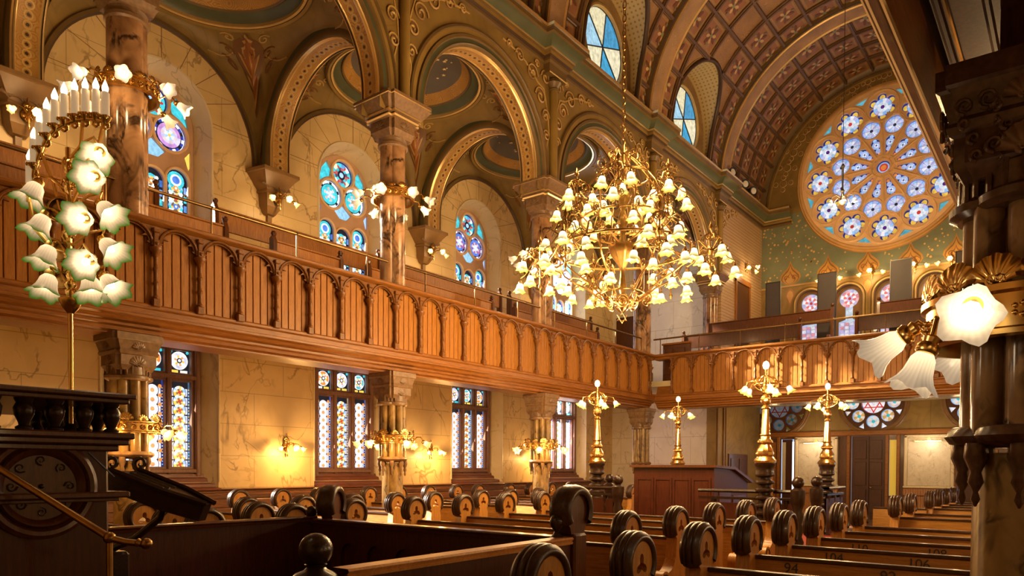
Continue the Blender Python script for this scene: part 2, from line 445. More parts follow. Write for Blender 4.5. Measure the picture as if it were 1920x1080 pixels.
# ---- side wall with window openings
LOW = dict(half=1.06, zb=1.22, zt=4.0, gh=.8, gzb=1.52, gzt=3.9)
UPW = dict(half=.92, zb=5.0, zs=7.95, gh=.74, gzb=5.05, gzs=7.95)
m = MB()
lowh = [rect(c-1.06, 1.22, c+1.06, 4.0) for c in WINC]; uph = [archpoly(c, .92, 5.0, 7.95, 24) for c in WINC]
m.poly(rect(-4, 0, YE, 11), PX(XW), 0, 0, holes=lowh+uph)
for c in WINC:
    for outer, inner in ((rect(c-1.06, 1.22, c+1.06, 4.0), rect(c-.82, 1.5, c+.82, 3.92)), (archpoly(c, .92, 5.0, 7.95, 24), archpoly(c, .76, 5.05, 7.95, 24))):
        n = len(outer); mi = 1
        m.add([PX(XW)(*p) for p in outer]+[PX(XW-.4)(*p) for p in inner], [(i, (i+1) % n, n+(i+1) % n, n+i) for i in range(n)], 1)
    m.sweep([(.92, 0), (.93, .025), (.96, .03), (.98, 0)], [(PX(XW)(c, 5.0), (0, 1, 0), (1, 0, 0))]+[(PX(XW)(c, 7.95), (0, Cs(PI*i/24), S(PI*i/24)), (1, 0, 0)) for i in range(25)]+[(PX(XW)(c, 5.0), (0, -1, 0), (1, 0, 0))], mi=1)
    # vertical bead on the splayed lower reveal
    for sg in (-1, 1): m.tube([(XW+.005, c+sg*1.07, 1.35), (XW+.005, c+sg*1.07, 4.0)], .022, 6, 1)
# radial voussoir joints of the upper wall
for c in WINC:
    for k in range(9):
        a = PI*(k+.5)/9; r1 = 1.9
        p0 = (c+.98*Cs(a), 7.95+.98*S(a)); p1 = (c+r1*Cs(a), 7.8+r1*S(a)*1.0)
        t = Vector((-(p1[1]-p0[1]), p1[0]-p0[0])).normalized()*.006
        q = [PX(XW+.004)(*p) for p in ((p0[0]-t.x, p0[1]-t.y), (p1[0]-t.x, p1[1]-t.y), (p1[0]+t.x, p1[1]+t.y), (p0[0]+t.x, p0[1]+t.y))]
        m.add(q, [(0, 1, 2, 3)], 2)
struct(m, 'wall_left', ['marble_wall', 'marble_pale', 'mould_brown'], 'ochre marbled side wall with two storeys of windows', 'wall')
# ---- wainscot along the side wall
m = MB().box(XW, -4, 0, XW+.05, YE, 1.1)
pr = [(0, 1.1), (.08, 1.1), (.08, 1.13), (.05, 1.15), (.05, 1.18), (.09, 1.2), (.09, 1.225), (0, 1.225)]
m.sweep(pr, [((XW, -4, 0), (1, 0, 0), (0, 0, 1)), ((XW, YE, 0), (1, 0, 0), (0, 0, 1))])
struct(m, 'baseboard_left', 'wainscot', 'dark boarded wainscot running below the side windows', 'wainscot')
# ---- aisle end wall (white marble), with the rear nave wall behind it
m = MB().box(-13.2, YE, 0, XN-.3, YE+.15, 10.2)
struct(m, 'wall_aisle_end', 'marble_white', 'white marbled wall closing the end of the side aisle', 'wall')
m = MB().box(XN-.3, YE-.25, 0, XN, YF, 3.9, 1).box(XN-.3, YE+.1, 4.0, XN, YF, 10.6, 0)
for y in (22.25, 22.75): m.box(XN, y-.03, 0, XN+.05, y+.05, 3.7, 2)
m.box(XN, 22.95, 0, XN+.03, 23.0, 3.7, 2)
struct(m, 'wall_rear_left', ['brick_cream', 'ochre_plain', 'mould_brown'], 'cream grid-patterned wall beside the rose window end', 'wall')
# ---- right and front enclosing walls, unseen but they close the room
m = MB().box(4.0, -4, 0, 4.2, YF, 11).box(-13.2, -4.2, 0, 4.2, -4, 15)
m.box(-1.05, -4.2, 11, 4.2, YF+.4, 11.1).box(-13.4, -4.2, 11, -9.1, YF+.4, 11.1)
struct(m, 'wall_right', 'marble_wall', 'marbled wall on the right side', 'wall')
# ---- gallery decks
m = MB().box(-13, -4, 3.86, -9.15, 17.9, 4.0).box(-13, 17.9, 3.86, -.5, YF, 4.0)
m.box(-13, -4, 4.0, -11.0, YE, 4.42).box(-9, 20.6, 4.0, -.5, YF, 4.6)
struct(m, 'ceiling_gallery', 'cream_paint', 'gallery deck with cream painted underside', 'ceiling')
m = MB().box(-.5, -4, 3.52, 4, YF, 3.7)
m.box(-.5, -4, 3.7, 4, YF, 4.0)
struct(m, 'ceiling_right', 'soffit_boards', 'dark boarded underside of the right gallery', 'ceiling')
# ---- arcade wall above the columns (nave side)
def arch_frames(O, A, N, c, zs, zb, n=32):
    O, A, N = Vector(O), Vector(A), Vector(N); Z = Vector((0, 0, 1)); L = []
    P = lambda a, z: O+A*a+Z*z
    if zb < zs: L.append((P(c, zb), A, N))
    for i in range(n+1):
        a = PI*i/n; L.append((P(c, zs), A*Cs(a)+Z*S(a), N))
    if zb < zs: L.append((P(c, zb), -A, N))
    return L
def guilloche(m, O, A, N, c, zs, zb, r, w, mi, p=.135):
    """interlaced ring ornament painted along a soffit band"""
    O, A, N = Vector(O), Vector(A), Vector(N); Z = Vector((0, 0, 1)); st = zs-zb; Lh = PI*r+2*st; n = int(Lh/p)
    for k in range(n):
        s_ = (k+.5)*Lh/n
        if s_ < st: q = O+A*(c+r)+Z*(zb+s_); t = Z
        elif s_ > Lh-st: q = O+A*(c-r)+Z*(zs-(s_-(Lh-st))); t = -Z
        else:
            a = (s_-st)/r; q = O+A*(c+r*Cs(a))+Z*(zs+r*S(a)); t = Z*Cs(a)-A*S(a)
        for r0, r1, col in ((.045, .07, LO), (.0, .026, DK)):
            vs = []
            for i in range(10):
                b = TAU*i/10
                for rr in (r0, r1): vs.append(q+t*(rr*Cs(b))+N*(w+rr*S(b)))
            m.add(vs, [(2*i, 2*((i+1) % 10), 2*((i+1) % 10)+1, 2*i+1) for i in range(10)], mi, col)
m = MB()
ZS = 7.88
run = [(PIERS[0], 7.55)]
for i in range(5):
    c = (PIERS[i]+PIERS[i+1])/2; hw = (PIERS[i+1]-PIERS[i])/2-.5
    run += [(c-hw, 7.55)]+circ(c, ZS, hw, 28, PI, 0)+[(c+hw, 7.55)]
run += [(PIERS[-1]+.2, 7.55), (PIERS[-1]+.2, 10.75), (PIERS[0], 10.75)]
for x, mi in ((XN, 0), (XB, 1)): m.poly(run, PX(x), 0, 0, mi)
fnn = PX(XN)
for y in PIERS[1:]:
    for sg in (-1, 1):
        for dy, z, r, d in ((.2, 8.75, .12, 1), (.24, 9.15, .15, -1), (.42, 9.5, .19, 1), (.72, 9.86, .2, -1), (1.15, 10.03, .14, 1), (.25, 9.95, .16, 1), (1.5, 10.1, .09, -1), (.55, 10.12, .08, 1)):
            for w_, col in ((.03, (.2, .1, .04)), (.019, LO)):
                m.tube([fnn(y+sg*(dy+d*r*(1-.9*t/22)*Cs(TAU*1.6*t/22)), z+r*(1-.9*t/22)*S(TAU*1.6*t/22), .0 if w_ > .025 else .016) for t in range(23)], w_, 4, 2, col)
        m.tube([fnn(y+sg*q, z, .008) for q, z in ((.16, 8.1), (.19, 8.5), (.1, 8.8), (.12, 9.1), (.2, 9.4), (.3, 9.7), (.5, 9.75), (.95, 10.0), (1.3, 10.08), (1.7, 10.12))], .018, 4, 2, LO)
struct(m, 'wall_arcade', ['ochre_plain', 'ochre_plain', 'paint'], 'ochre scroll-painted spandrel wall above the upper columns', 'wall')
for i in range(5):
    c = (PIERS[i]+PIERS[i+1])/2; r = (PIERS[i+1]-PIERS[i])/2-.5; m = MB()
    pr = [(.06, -.46), (0, -.45), (-.012, -.425), (.006, -.405), (-.01, -.38), (0, -.36), (0, -.1), (-.01, -.08), (.006, -.055), (-.012, -.035), (0, -.01), (.015, .03), (.045, .05), (.06, .035), (.13, .035), (.15, .06), (.2, .06), (.22, .03), (.3, .03), (.32, .06), (.36, .05), (.38, 0)]
    mi = [0, 1, 0, 1, 1, 2, 1, 1, 0, 1, 0, 0, 0, 0, 0, 0, 0, 0, 0, 0, 0]
    cl = [BR, None, DK, None, None, None, None, None, DK, None, BR, BR, BR, GN, BR, BR, DK, OC, BR, BR, BR]
    m.sweep([(r+p, q) for p, q in pr], arch_frames((XN, 0, 0), (0, 1, 0), (1, 0, 0), c, ZS, 7.78, 40), cl, mi)
    guilloche(m, (XN, 0, 0), (0, 1, 0), (1, 0, 0), c, ZS, 7.78, r-.004, -.23, 0)
    struct(m, 'trim_%d' % (i+1), ['paint', 'gilt', 'ochre_band'], 'moulded and gilded nave arch, number %d counted from the front' % (i+1), 'arch', 50)
# ---- transverse arches across the aisle
XC, RT = -11.06, 1.52
for i in range(1, 5):
    y = PIERS[i]; m = MB()
    hp = [(.26, -.235), (.22, -.25), (.14, -.245), (.1, -.26), (.03, -.245), (0, -.225), (-.012, -.2), (.006, -.185), (-.01, -.165), (0, -.15)]
    pr = hp+[(p, -q) for p, q in reversed(hp)]
    cl = [BR, GN, BR, BR, BR, None, DK, None, None, None, None, None, DK, None, BR, BR, BR, GN, BR]
    mi = [0, 0, 0, 0, 0, 1, 0, 1, 1, 2, 1, 1, 0, 1, 0, 0, 0, 0, 0]
    m.sweep([(RT+p, q) for p, q in pr], arch_frames((0, y, 0), (-1, 0, 0), (0, 1, 0), -XC, ZS, 7.5, 36), cl, mi)
    guilloche(m, (0, y, 0), (-1, 0, 0), (0, 1, 0), -XC, ZS, 7.5, RT-.004, 0, 0)
    struct(m, 'trim_%d' % (i+10), ['paint', 'gilt', 'ochre_band'], 'transverse aisle arch with ring ornament, number %d counted from the front' % i, 'arch', 50)
# ---- pendentive domes over the gallery bays
def star(m, fn, a, b, r, mi, col, n=5, k=.42, rot=0.0):
    p = [(a+(r if i % 2 == 0 else r*k)*Cs(PI/2+rot+PI*i/n), b+(r if i % 2 == 0 else r*k)*S(PI/2+rot+PI*i/n)) for i in range(2*n)]
    m.add([fn(a, b)]+[fn(*q) for q in p], [(0, 1+i, 1+(i+1) % (2*n)) for i in range(2*n)], mi, col)
DZ, DR = 9.8, 1.56
for i in range(5):
    y0, y1 = PIERS[i]+.22, PIERS[i+1]-.22; cy = (y0+y1)/2; hy = (y1-y0)/2; x0, x1 = XW, XB; cx = (x0+x1)/2; hx = (x1-x0)/2; m = MB()
    def side(phi):
        dx, dy = Cs(phi), S(phi); t = min(hx/abs(dx) if abs(dx) > 1e-9 else 1e9, hy/abs(dy) if abs(dy) > 1e-9 else 1e9)
        x, y = dx*t, dy*t
        if hx/max(abs(dx), 1e-9) < hy/max(abs(dy), 1e-9):
            r, zs, u = (1.95, 7.62, y) if dx < 0 else (1.8, ZS, y)
        else: r, zs, u = 1.62, ZS, x
        z = zs+math.sqrt(max(0, r*r-u*u)) if abs(u) < r else 7.45
        return cx+x, cy+y, max(z, 7.45)
    NP, NT = 96, 12
    def fnp(u, v):
        ph = TAU*u; bx, by, bz = side(ph); rx, ry = cx+DR*Cs(ph), cy+DR*S(ph)
        s_ = v; k = 1-Cs(PI/2*s_); kz = S(PI/2*s_)
        return (bx+(rx-bx)*k, by+(ry-by)*k, bz+(DZ-bz)*kz)
    m.grid(fnp, NP, NT, 0)
    T = TL(cx, cy, 0)
    # pendentive arabesque: an ogee leaf with curling side stems
    for px, py in ((-1, -1), (-1, 1), (1, 1), (1, -1)):
        ph0 = math.atan2(py*hy, px*hx)/TAU
        def pf(a, b, l=.012):
            x, y, z = fnp((ph0+a) % 1.0, b); d = Vector((cx-x, cy-y, -.6)).normalized()*l; return (x+d.x, y+d.y, z+d.z)
        def wid(b): return .11/(.35+1.2*b)      # keeps the leaf's true width up the widening surface
        leaf = [(0, .9), (.25, .84), (.62, .76), (.95, .68), (1, .6), (.78, .5), (.4, .42), (.12, .36), (0, .3)]
        for lf, (sc, col) in enumerate(((1.0, (.2, .09, .03)), (.86, (.6, .36, .12)), (.72, (.36, .12, .025)), (.36, (.58, .26, .06)))):
            L = [(w_*sc*.22*wid(b_), .62+(b_-.62)*sc) for w_, b_ in leaf]; L = L+[(-a_, b_) for a_, b_ in reversed(L[1:-1])]
            n_ = len(L)//2; m.add([pf(*q, .012+.007*lf) for q in L]+[pf(0, L[k][1], .012+.007*lf) for k in range(1, n_)], [(0, 1, n_*2), (0, n_*2, 2*n_-1)]+[(k, k+1, 2*n_+k, 2*n_+k-1) for k in range(1, n_-1)]+[(2*n_-k, 2*n_-k-1, 2*n_+k, 2*n_+k-1) for k in range(1, n_-1)]+[(n_-1, n_, 3*n_-2), (n_+1, n_, 3*n_-2)], 1, col)
        for sg in (-1, 1):
            for q0, q1, r0 in ((.42, .86, .17), (.66, .93, .15), (.34, .7, .14), (.27, .5, .12), (.9, .97, .13), (.2, .34, .09)):
                L = []
                for t in range(15):
                    b_ = q1+r0*.55*(1-t/15)*S(TAU*1.35*t/14); L.append((sg*(q0+r0*(1-t/15)*Cs(TAU*1.35*t/14))*wid(b_)*.9, min(b_, .985)))
                m.tube([pf(*q) for q in L], .017, 4, 1, LO if r0 > .13 else (.26, .12, .04))
            m.tube([pf(sg*.25*wid(b_)*(1-(b_-.3)), b_) for b_ in (.16, .24, .3, .4, .5)], .014, 4, 1, LO)
    # rings: roll, gold line, green cavetto, painted band, slate dome, rosette
    m.lathe([(DR+.1, DZ-.09), (DR+.06, DZ-.12), (DR+.01, DZ-.1), (DR, DZ-.06)], 72, T, 1, [BR, OC, BR], cap=False)
    m.lathe([(DR, DZ-.06), (DR-.01, DZ-.1), (DR-.05, DZ-.09), (DR-.05, DZ-.03)], 72, T, 2, cap=False)
    m.lathe([(DR-.05, DZ-.03), (DR-.1, DZ+.04), (DR-.2, DZ+.08), (DR-.23, DZ+.06), (DR-.26, DZ+.09)], 72, T, 1, [GN, GN, DK, BR], cap=False)
    m.lathe([(DR-.26, DZ+.09), (DR-.31, DZ+.17), (DR-.41, DZ+.27)], 72, T, 3, cap=False)
    cup = [(1.15, .27), (.98, .4), (.75, .5), (.5, .58), (.3, .61), (.0001, .62)]
    m.lathe([(r, DZ+z) for r, z in cup], 72, T, 4, cap=False)
    m.lathe([(.46, DZ+.57), (.42, DZ+.52), (.37, DZ+.56), (.3, DZ+.52), (.24, DZ+.56), (.15, DZ+.55), (.0001, DZ+.57)], 32, T, 1, [LO, BR, LO, DK, (.06, .08, .25), (.3, .05, .04)], cap=False)
    for k in range(34):
        a = R_.random()*TAU; r = .4+.62*math.sqrt(R_.random()); zz = DZ+.3+.32*max(0, 1-(r/1.09)**2)-.03
        star(m, lambda p, q: (cx+p, cy+q, zz), r*Cs(a), r*S(a), R_.choice((.03, .04, .055)), 1, (.95, .72, .34))
    # edge roll where the vault meets the wall arch
    m.sweep([(1.95, 0), (1.93, .05), (1.87, .06), (1.84, .03), (1.84, 0)], [f for f in arch_frames((XW, 0, 0), (0, 1, 0), (1, 0, 0), cy, 7.62, 7.4, 36)], [BR, BR, DK, BR], mi=1)
    struct(m, 'ceiling_aisle_%d' % (i+1), ['ochre_plain', 'paint', 'gilt', 'ochre_band', 'dome_slate'], 'painted star dome on pendentives over gallery bay %d from the front' % (i+1), 'dome', 35)
# ---- cornice over the arcade, breaking forward at each pier
prc = [(0, 10.22), (.05, 10.25), (.05, 10.3), (.1, 10.33), (.1, 10.4), (.14, 10.42), (.14, 10.46), (.3, 10.6), (.34, 10.62), (.34, 10.7), (.36, 10.72), (.36, 10.78), (0, 10.8)]
clc = [BR, BR, DK, OC, BR, None, GN, BR, BR, BR, None, BR]; mic = [0, 0, 0, 0, 0, 1, 0, 0, 0, 0, 1, 0]
m = MB()
pts = [(-4.0, 0)]
for y in PIERS[1:]: pts += [(y-.3, 0), (y-.3, .16), (y+.34, .16), (y+.34, 0)]
pts += [(YF, 0)]
fr = []
for k, (y, o) in enumerate(pts):
    P = Vector((XN+o, y, 0)); sg = 0
    if 0 < k < len(pts)-1:
        a, b = pts[k-1], pts[k+1]
        sg = -1 if (a[1] == 0 and b[1] > 0 and o == 0) or (o > 0 and a[1] == 0) else 1
    fr.append((P, Vector((1, sg*1.0 if (0 < k < len(pts)-1) else 0, 0)), Vector((0, 0, 1))))
m.sweep(prc, fr, clc, mic)
for y in PIERS[1:]:
    m.box(XN, y-.3, 10.02, XN+.16, y+.34, 10.24, 0, BR)
    m.tube([(XN+.165, y-.3, 10.03), (XN+.165, y+.34, 10.03)], .014, 6, 1)
    T = TL(XN+.06, y, 0)
    m.lathe([(.13, 9.98), (.17, 9.9), (.1, 9.8), (.12, 9.77), (.09, 9.75)], 12, T, 0, [BR]*4)
    m.lathe([(.09, 9.76), (.09, 7.8)], 12, T, 0, [OC])
fr2 = [((XN, YF, 0), (0, -1, 0), (0, 0, 1)), ((-8.05, YF, 0), (0, -1, 0), (0, 0, 1))]
m.sweep(prc, fr2, clc, mic)
struct(m, 'trim_20', ['paint', 'gilt'], 'long dark green and gilt cornice stepping forward over each column', 'cornice')
# ---- barrel vault with coffers
VX, VZ, VR = -5.1, 10.75, 4.05
NICHE = [10.85, 15.4, 19.98]; NZ, NR = 11.88, 1.3
def vp(y, th, r=VR): return (VX-r*Cs(th), y, VZ+r*S(th))
def th_of(z): return math.asin(min(1, max(0, (z-VZ)/VR)))
Y0 = -4.0
outer = [(Y0, 0)]
for c in NICHE: outer += [(c-NR, 0)]+[(c-NR*Cs(PI*i/24), th_of(NZ+NR*S(PI*i/24))) for i in range(25)]+[(c+NR, 0)]
outer += [(YF, PI*i/36) for i in range(37)]+[(Y0, PI*i/36) for i in range(36, 0, -1)]
gp = [(Y0+.37*i, PI*j/36) for i in range(1, 81) for j in range(1, 36)]
V2, F2 = cdt(outer, (), gp)
m = MB().add([vp(*p) for p in V2], F2, 0)
MAIN = [8.6, 12.98, 17.62, 22.5]
def nwid(z):
    return 0 if z > NZ+NR else (NR if z < NZ else math.sqrt(NR*NR-(z-NZ)**2))
def longrib(th, a, b):
    fr = [(vp(y, th), Vector((Cs(th), 0, -S(th))), Vector((S(th), 0, Cs(th)))) for y in (a, b)]
    m.sweep([(0, -.06), (.05, -.055), (.06, -.035), (.1, -.03), (.1, .03), (.06, .035), (.05, .055), (0, .06)], fr, mi=1)
for j in range(1, 15):
    th = PI*j/15; z = VZ+VR*S(th); cuts = [(Y0, Y0)]
    if th < PI/2:
        w = nwid(z)
        if w > 0: cuts += [(c-w-.1, c+w+.1) for c in NICHE]
    cuts.append((YF, YF))
    for (a, b), (c, d) in zip(cuts, cuts[1:]):
        if c > b+.05: longrib(th, b, c)
ys = []
for a, b, n in ((4.2, 8.6, 5), (8.6, 12.98, 5), (12.98, 17.62, 5), (17.62, 22.5, 5), (22.9, 26.2, 4)): ys += [a+(b-a)*k/n for k in range(1, n)]
for y in ys:
    t0 = .1
    for c in NICHE:
        if abs(y-c) < NR+.08: t0 = th_of(NZ+math.sqrt(max(0, (NR+.1)**2-(y-c)**2)))
    n = 40
    fr = [(vp(y, t), Vector((Cs(t), 0, -S(t))), Vector((0, 1, 0))) for t in (t0+(PI-.1-t0)*k/n for k in range(n+1))]
    m.sweep([(0, -.06), (.05, -.055), (.06, -.035), (.1, -.03), (.1, .03), (.06, .035), (.05, .055), (0, .06)], fr, mi=1)
allr = [4.2]+[q for q in MAIN]+[YF]
yl = sorted(ys+[q for q in MAIN]+[4.2, YF])
for y0, y1 in zip(yl, yl[1:]):
    for j in range(0, 15):
        t0, t1 = PI*j/15, PI*(j+1)/15; tm = (t0+t1)/2; ym = (y0+y1)/2; z = VZ+VR*S(tm)
        if tm < PI/2 and any(abs(ym-c) < nwid(z-.25)+.3 for c in NICHE): continue
        if any(abs(ym-q) < .45 for q in MAIN): pass
        hy, ht = (y1-y0)/2-.09, (t1-t0)/2*VR-.09
        if hy < .1: continue
        def cf(a, b, w=0.0): return vp(ym+a*hy, tm+b*ht/VR, VR-.008-w)
        m.add([cf(-1, -1), cf(1, -1), cf(1, 1), cf(-1, 1)], [(0, 1, 2, 3)], 2, (.4, .24, .09))
        m.add([cf(-.86, -.86, .006), cf(.86, -.86, .006), cf(.86, .86, .006), cf(-.86, .86, .006)], [(0, 1, 2, 3)], 2, (.34, .15, .07))
        for q in range(8):
            a = TAU*q/8+.39; L = .86 if q % 2 else .62
            P = []
            for t in range(8):
                b = TAU*t/8; u_ = L*(.5+.42*Cs(b)); v_ = .13*S(b); P.append(cf(u_*Cs(a)-v_*S(a), u_*S(a)+v_*Cs(a), .024+.003*(q % 2)))
            m.add(P, [tuple(range(8))], 2, [(.62, .42, .2), (.17, .06, .02)][q % 2])
        m.add([cf(.16*Cs(TAU*q/8), .16*S(TAU*q/8), .032) for q in range(8)], [tuple(range(8))], 2, (.24, .26, .13))
        for q in range(4):
            a = TAU*q/4; m.add([cf(.7*Cs(a)+.12*Cs(TAU*t/6), .7*S(a)+.12*S(TAU*t/6), .03) for t in range(6)], [tuple(range(6))], 2, (.22, .2, .1))
struct(m, 'ceiling', ['coffer_paint', 'rib_dark', 'paint'], 'coffered barrel vault over the nave with painted panels', 'ceiling', 30)
for k, y in enumerate(MAIN):
    m = MB(); n = 56
    fr = [(vp(y, t, 0.0), Vector((-Cs(t), 0, S(t))), Vector((0, 1, 0))) for t in (PI*q/n for q in range(n+1))]
    pr = [(VR, -.42), (VR-.1, -.4), (VR-.1, -.33), (VR-.13, -.31), (VR-.17, -.29), (VR-.14, -.25), (VR-.14, .25), (VR-.17, .29), (VR-.13, .31), (VR-.1, .33), (VR-.1, .4), (VR, .42)]
    m.sweep(pr, fr, [BR, DK, BR, None, None, None, None, None, BR, DK, BR], [0, 0, 0, 1, 1, 2, 1, 1, 0, 0, 0])
    struct(m, 'trim_%d' % (30+k), ['paint', 'gilt', 'rib_paint'], 'broad painted vault rib, number %d counted from the front' % (k+1), 'rib', 40)
# ---- lunette niches with the round clerestory windows
for k, c in enumerate(NICHE):
    m = MB(); prof = [(c-NR, VZ)]+[(c-NR*Cs(PI*i/28), NZ+NR*S(PI*i/28)) for i in range(29)]+[(c+NR, VZ)]
    vs = []; uv = []; acc = 0; XR = -9.24
    for i, (y, z) in enumerate(prof):
        if i: acc += math.hypot(y-prof[i-1][0], z-prof[i-1][1])
        xf_ = VX-VR*Cs(th_of(z)) if z < VZ+VR else VX
        for q in range(5): x = xf_+(XR-xf_)*q/4; vs.append((x, y, z)); uv.append((acc, x))
    m.add(vs, [(i*5+q, (i+1)*5+q, (i+1)*5+q+1, i*5+q+1) for i in range(len(prof)-1) for q in range(4)], 0, None, uv)
    m.poly(prof, PX(XR), 0, 0, 1, holes=[circ(c, NZ, .88, 40)])
    edge = [(VX-VR*Cs(th_of(z))+.03, y, z) for y, z in prof]
    m.tube(edge, .06, 8, 2, DK); m.tube([(x+.01, y+(.09 if y > c else -.09)*min(1, abs(y-c)/NR), z+.09*max(0, (z-NZ)/NR)) for x, y, z in edge], .028, 6, 2, OC)
    fr = [((XR, c, NZ), (0, Cs(TAU*i/48), S(TAU*i/48)), (1, 0, 0)) for i in range(48)]
    m.sweep([(.88, -.12), (.88, 0), (.9, .04), (.94, .05), (.98, .02), (1.0, 0)], fr, [LO, LO, OC, OC, BR], closed=True, mi=2)
    struct(m, 'wall_niche_%d' % (k+1), ['niche_dots', 'niche_wall', 'paint'], 'arched clerestory niche with dotted soffit around round window %d' % (k+1), 'niche', 40)
    w = tag(bpy.data.objects.new('window_%d' % (20+k), None), 'round clerestory window of blue and cream wedges, number %d from the front' % (k+1), 'window', None, 'structure'); COL.objects.link(w); w.location = (XR-.06, c, NZ)
    g = MB(); BL = [(.05, .3, .55), (.75, .7, .45), (.35, .62, .8), (.78, .74, .5), (.06, .36, .62), (.8, .75, .52)]
    for q in range(6):
        a0 = TAU*q/6+.35; a1 = a0+TAU/6
        g.add([(XR-.06, c, NZ)]+[(XR-.06, c+.9*Cs(a0+(a1-a0)*t/8), NZ+.9*S(a0+(a1-a0)*t/8)) for t in range(9)], [(0, t+1, t+2) for t in range(8)], 0, [(.04, .32, .62), (.8, .76, .5), (.45, .72, .9)][q % 3] if False else (BL[q]))
    g.build('glass', 'glass_oculus', w)
    f = MB()
    for q in range(3):
        a0 = TAU*q/6+.35; f.tube([(XR-.05, c-.9*Cs(a0), NZ-.9*S(a0)), (XR-.05, c+.9*Cs(a0), NZ+.9*S(a0))], .016, 5)
    f.tube([(XR-.05, c+.89*Cs(TAU*i/40), NZ+.89*S(TAU*i/40)) for i in range(40)], .02, 5, closed=True)
    f.build('lead_bars', 'lead', w)
# ================================================================== ROSE WALL AND STAINED GLASS
RX, RZc, RR0 = -5.17, 11.5, 2.63
WSP = [-7.44+1.25*i for i in range(5)]
m = MB(); fy = PY(YF)
lowh2 = [archpoly(x, .46, 5.0, 7.4, 16) for x in WSP]
ROUND = [(-8.43, 3.83), (-5.37, 3.86), (-2.35, 3.86)]
m.poly(rect(-9.2, 3.98, -1.0, 8.08), fy, 0, 0, 1, holes=lowh2)
xr = math.sqrt(RR0**2-(10.6-RZc)**2); aR = math.asin((10.6-RZc)/RR0)
m.poly([(-9.2, 8.08), (-1.0, 8.08), (-1.0, 10.6)]+circ(RX, RZc, RR0, 40, aR, -PI-aR)+[(-9.2, 10.6)], fy, 0, 0, 0)
m.poly([(-9.2, 10.6)]+circ(RX, RZc, RR0, 64, PI-aR, aR)+[(-1.0, 10.6)]+circ(VX, VZ, VR+.08, 48, 0, PI), fy, 0, 0, 2)
# dado line, arch surrounds
m.box(-9.1, YF-.03, 8.05, -1.0, YF, 8.11, 3, (.5, .3, .1))
for x in WSP:
    fr = [((x, YF, 5.0), (1, 0, 0), (0, -1, 0))]+[((x, YF, 7.4), (Cs(PI*i/20), 0, S(PI*i/20)), (0, -1, 0)) for i in range(21)]+[((x, YF, 5.0), (-1, 0, 0), (0, -1, 0))]
    m.sweep([(.44, -.25), (.45, 0), (.47, .03), (.5, .03), (.53, .0), (.56, .02), (.6, .0)], fr, [BR, OC, LO, OC, BR, OC], mi=3)
# gilt stars scattered over the green field
for k in range(420):
    x = -9.05+8*R_.random(); z = 8.2+2.35*R_.random()
    if math.hypot(x-RX, z-RZc) < RR0+.14: continue
    if z < 9.0 and min(abs(x-(-8.09+1.25*i)) for i in range(6)) < .42*(1-(z-8.1)/1.1)+.1: continue
    r = R_.choice((.022, .03, .04)); m.add([fy(x+r*Cs(TAU*i/7), z+r*S(TAU*i/7), .006) for i in range(7)], [tuple(range(7))], 3, (.72, .46, .15))
# onion-shaped painted finials between the little windows
def onion(cx, z0, h, w):
    prof = [(0, .0), (.42, .02), (.78, .12), (1, .27), (.92, .42), (.62, .56), (.3, .68), (.14, .8), (.05, .92), (0, 1)]
    return [(cx+w*p, z0+h*q) for p, q in prof]+[(cx-w*p, z0+h*q) for p, q in reversed(prof[1:-1])]
for i in range(6):
    x = -8.09+1.25*i
    for k, (sc, col) in enumerate(((1.0, (.5, .25, .055)), (.86, (.22, .12, .035)), (.76, (.56, .3, .07)), (.52, (.33, .13, .03)), (.42, (.58, .32, .08)))):
        P = onion(x, 8.12+.1*(1-sc), .86*sc, .36*sc); m.add([fy(x, 8.3, .004+.003*k)]+[fy(a, b, .004+.003*k) for a, b in P], [(0, 1+j, 1+(j+1) % len(P)) for j in range(len(P))], 3, col)
    for dx in (-.14, .14): m.tube([fy(x+dx+(.11*(1-t/12))*Cs(TAU*1.2*t/12), 8.36+.1*(1-t/12)*S(TAU*1.2*t/12), .02) for t in range(11)], .014, 4, 3, (.3, .12, .03))
    P = [(x, 7.35), (x+.16, 7.72), (x+.12, 7.9), (x, 8.0), (x-.12, 7.9), (x-.16, 7.72)]
    m.add([fy(a, b, .004) for a, b in P], [tuple(range(6))], 3, (.36, .16, .04)); m.add([fy(x+(a-x)*.7, 7.75+(b-7.75)*.7, .008) for a, b in P], [tuple(range(6))], 3, (.58, .3, .08))
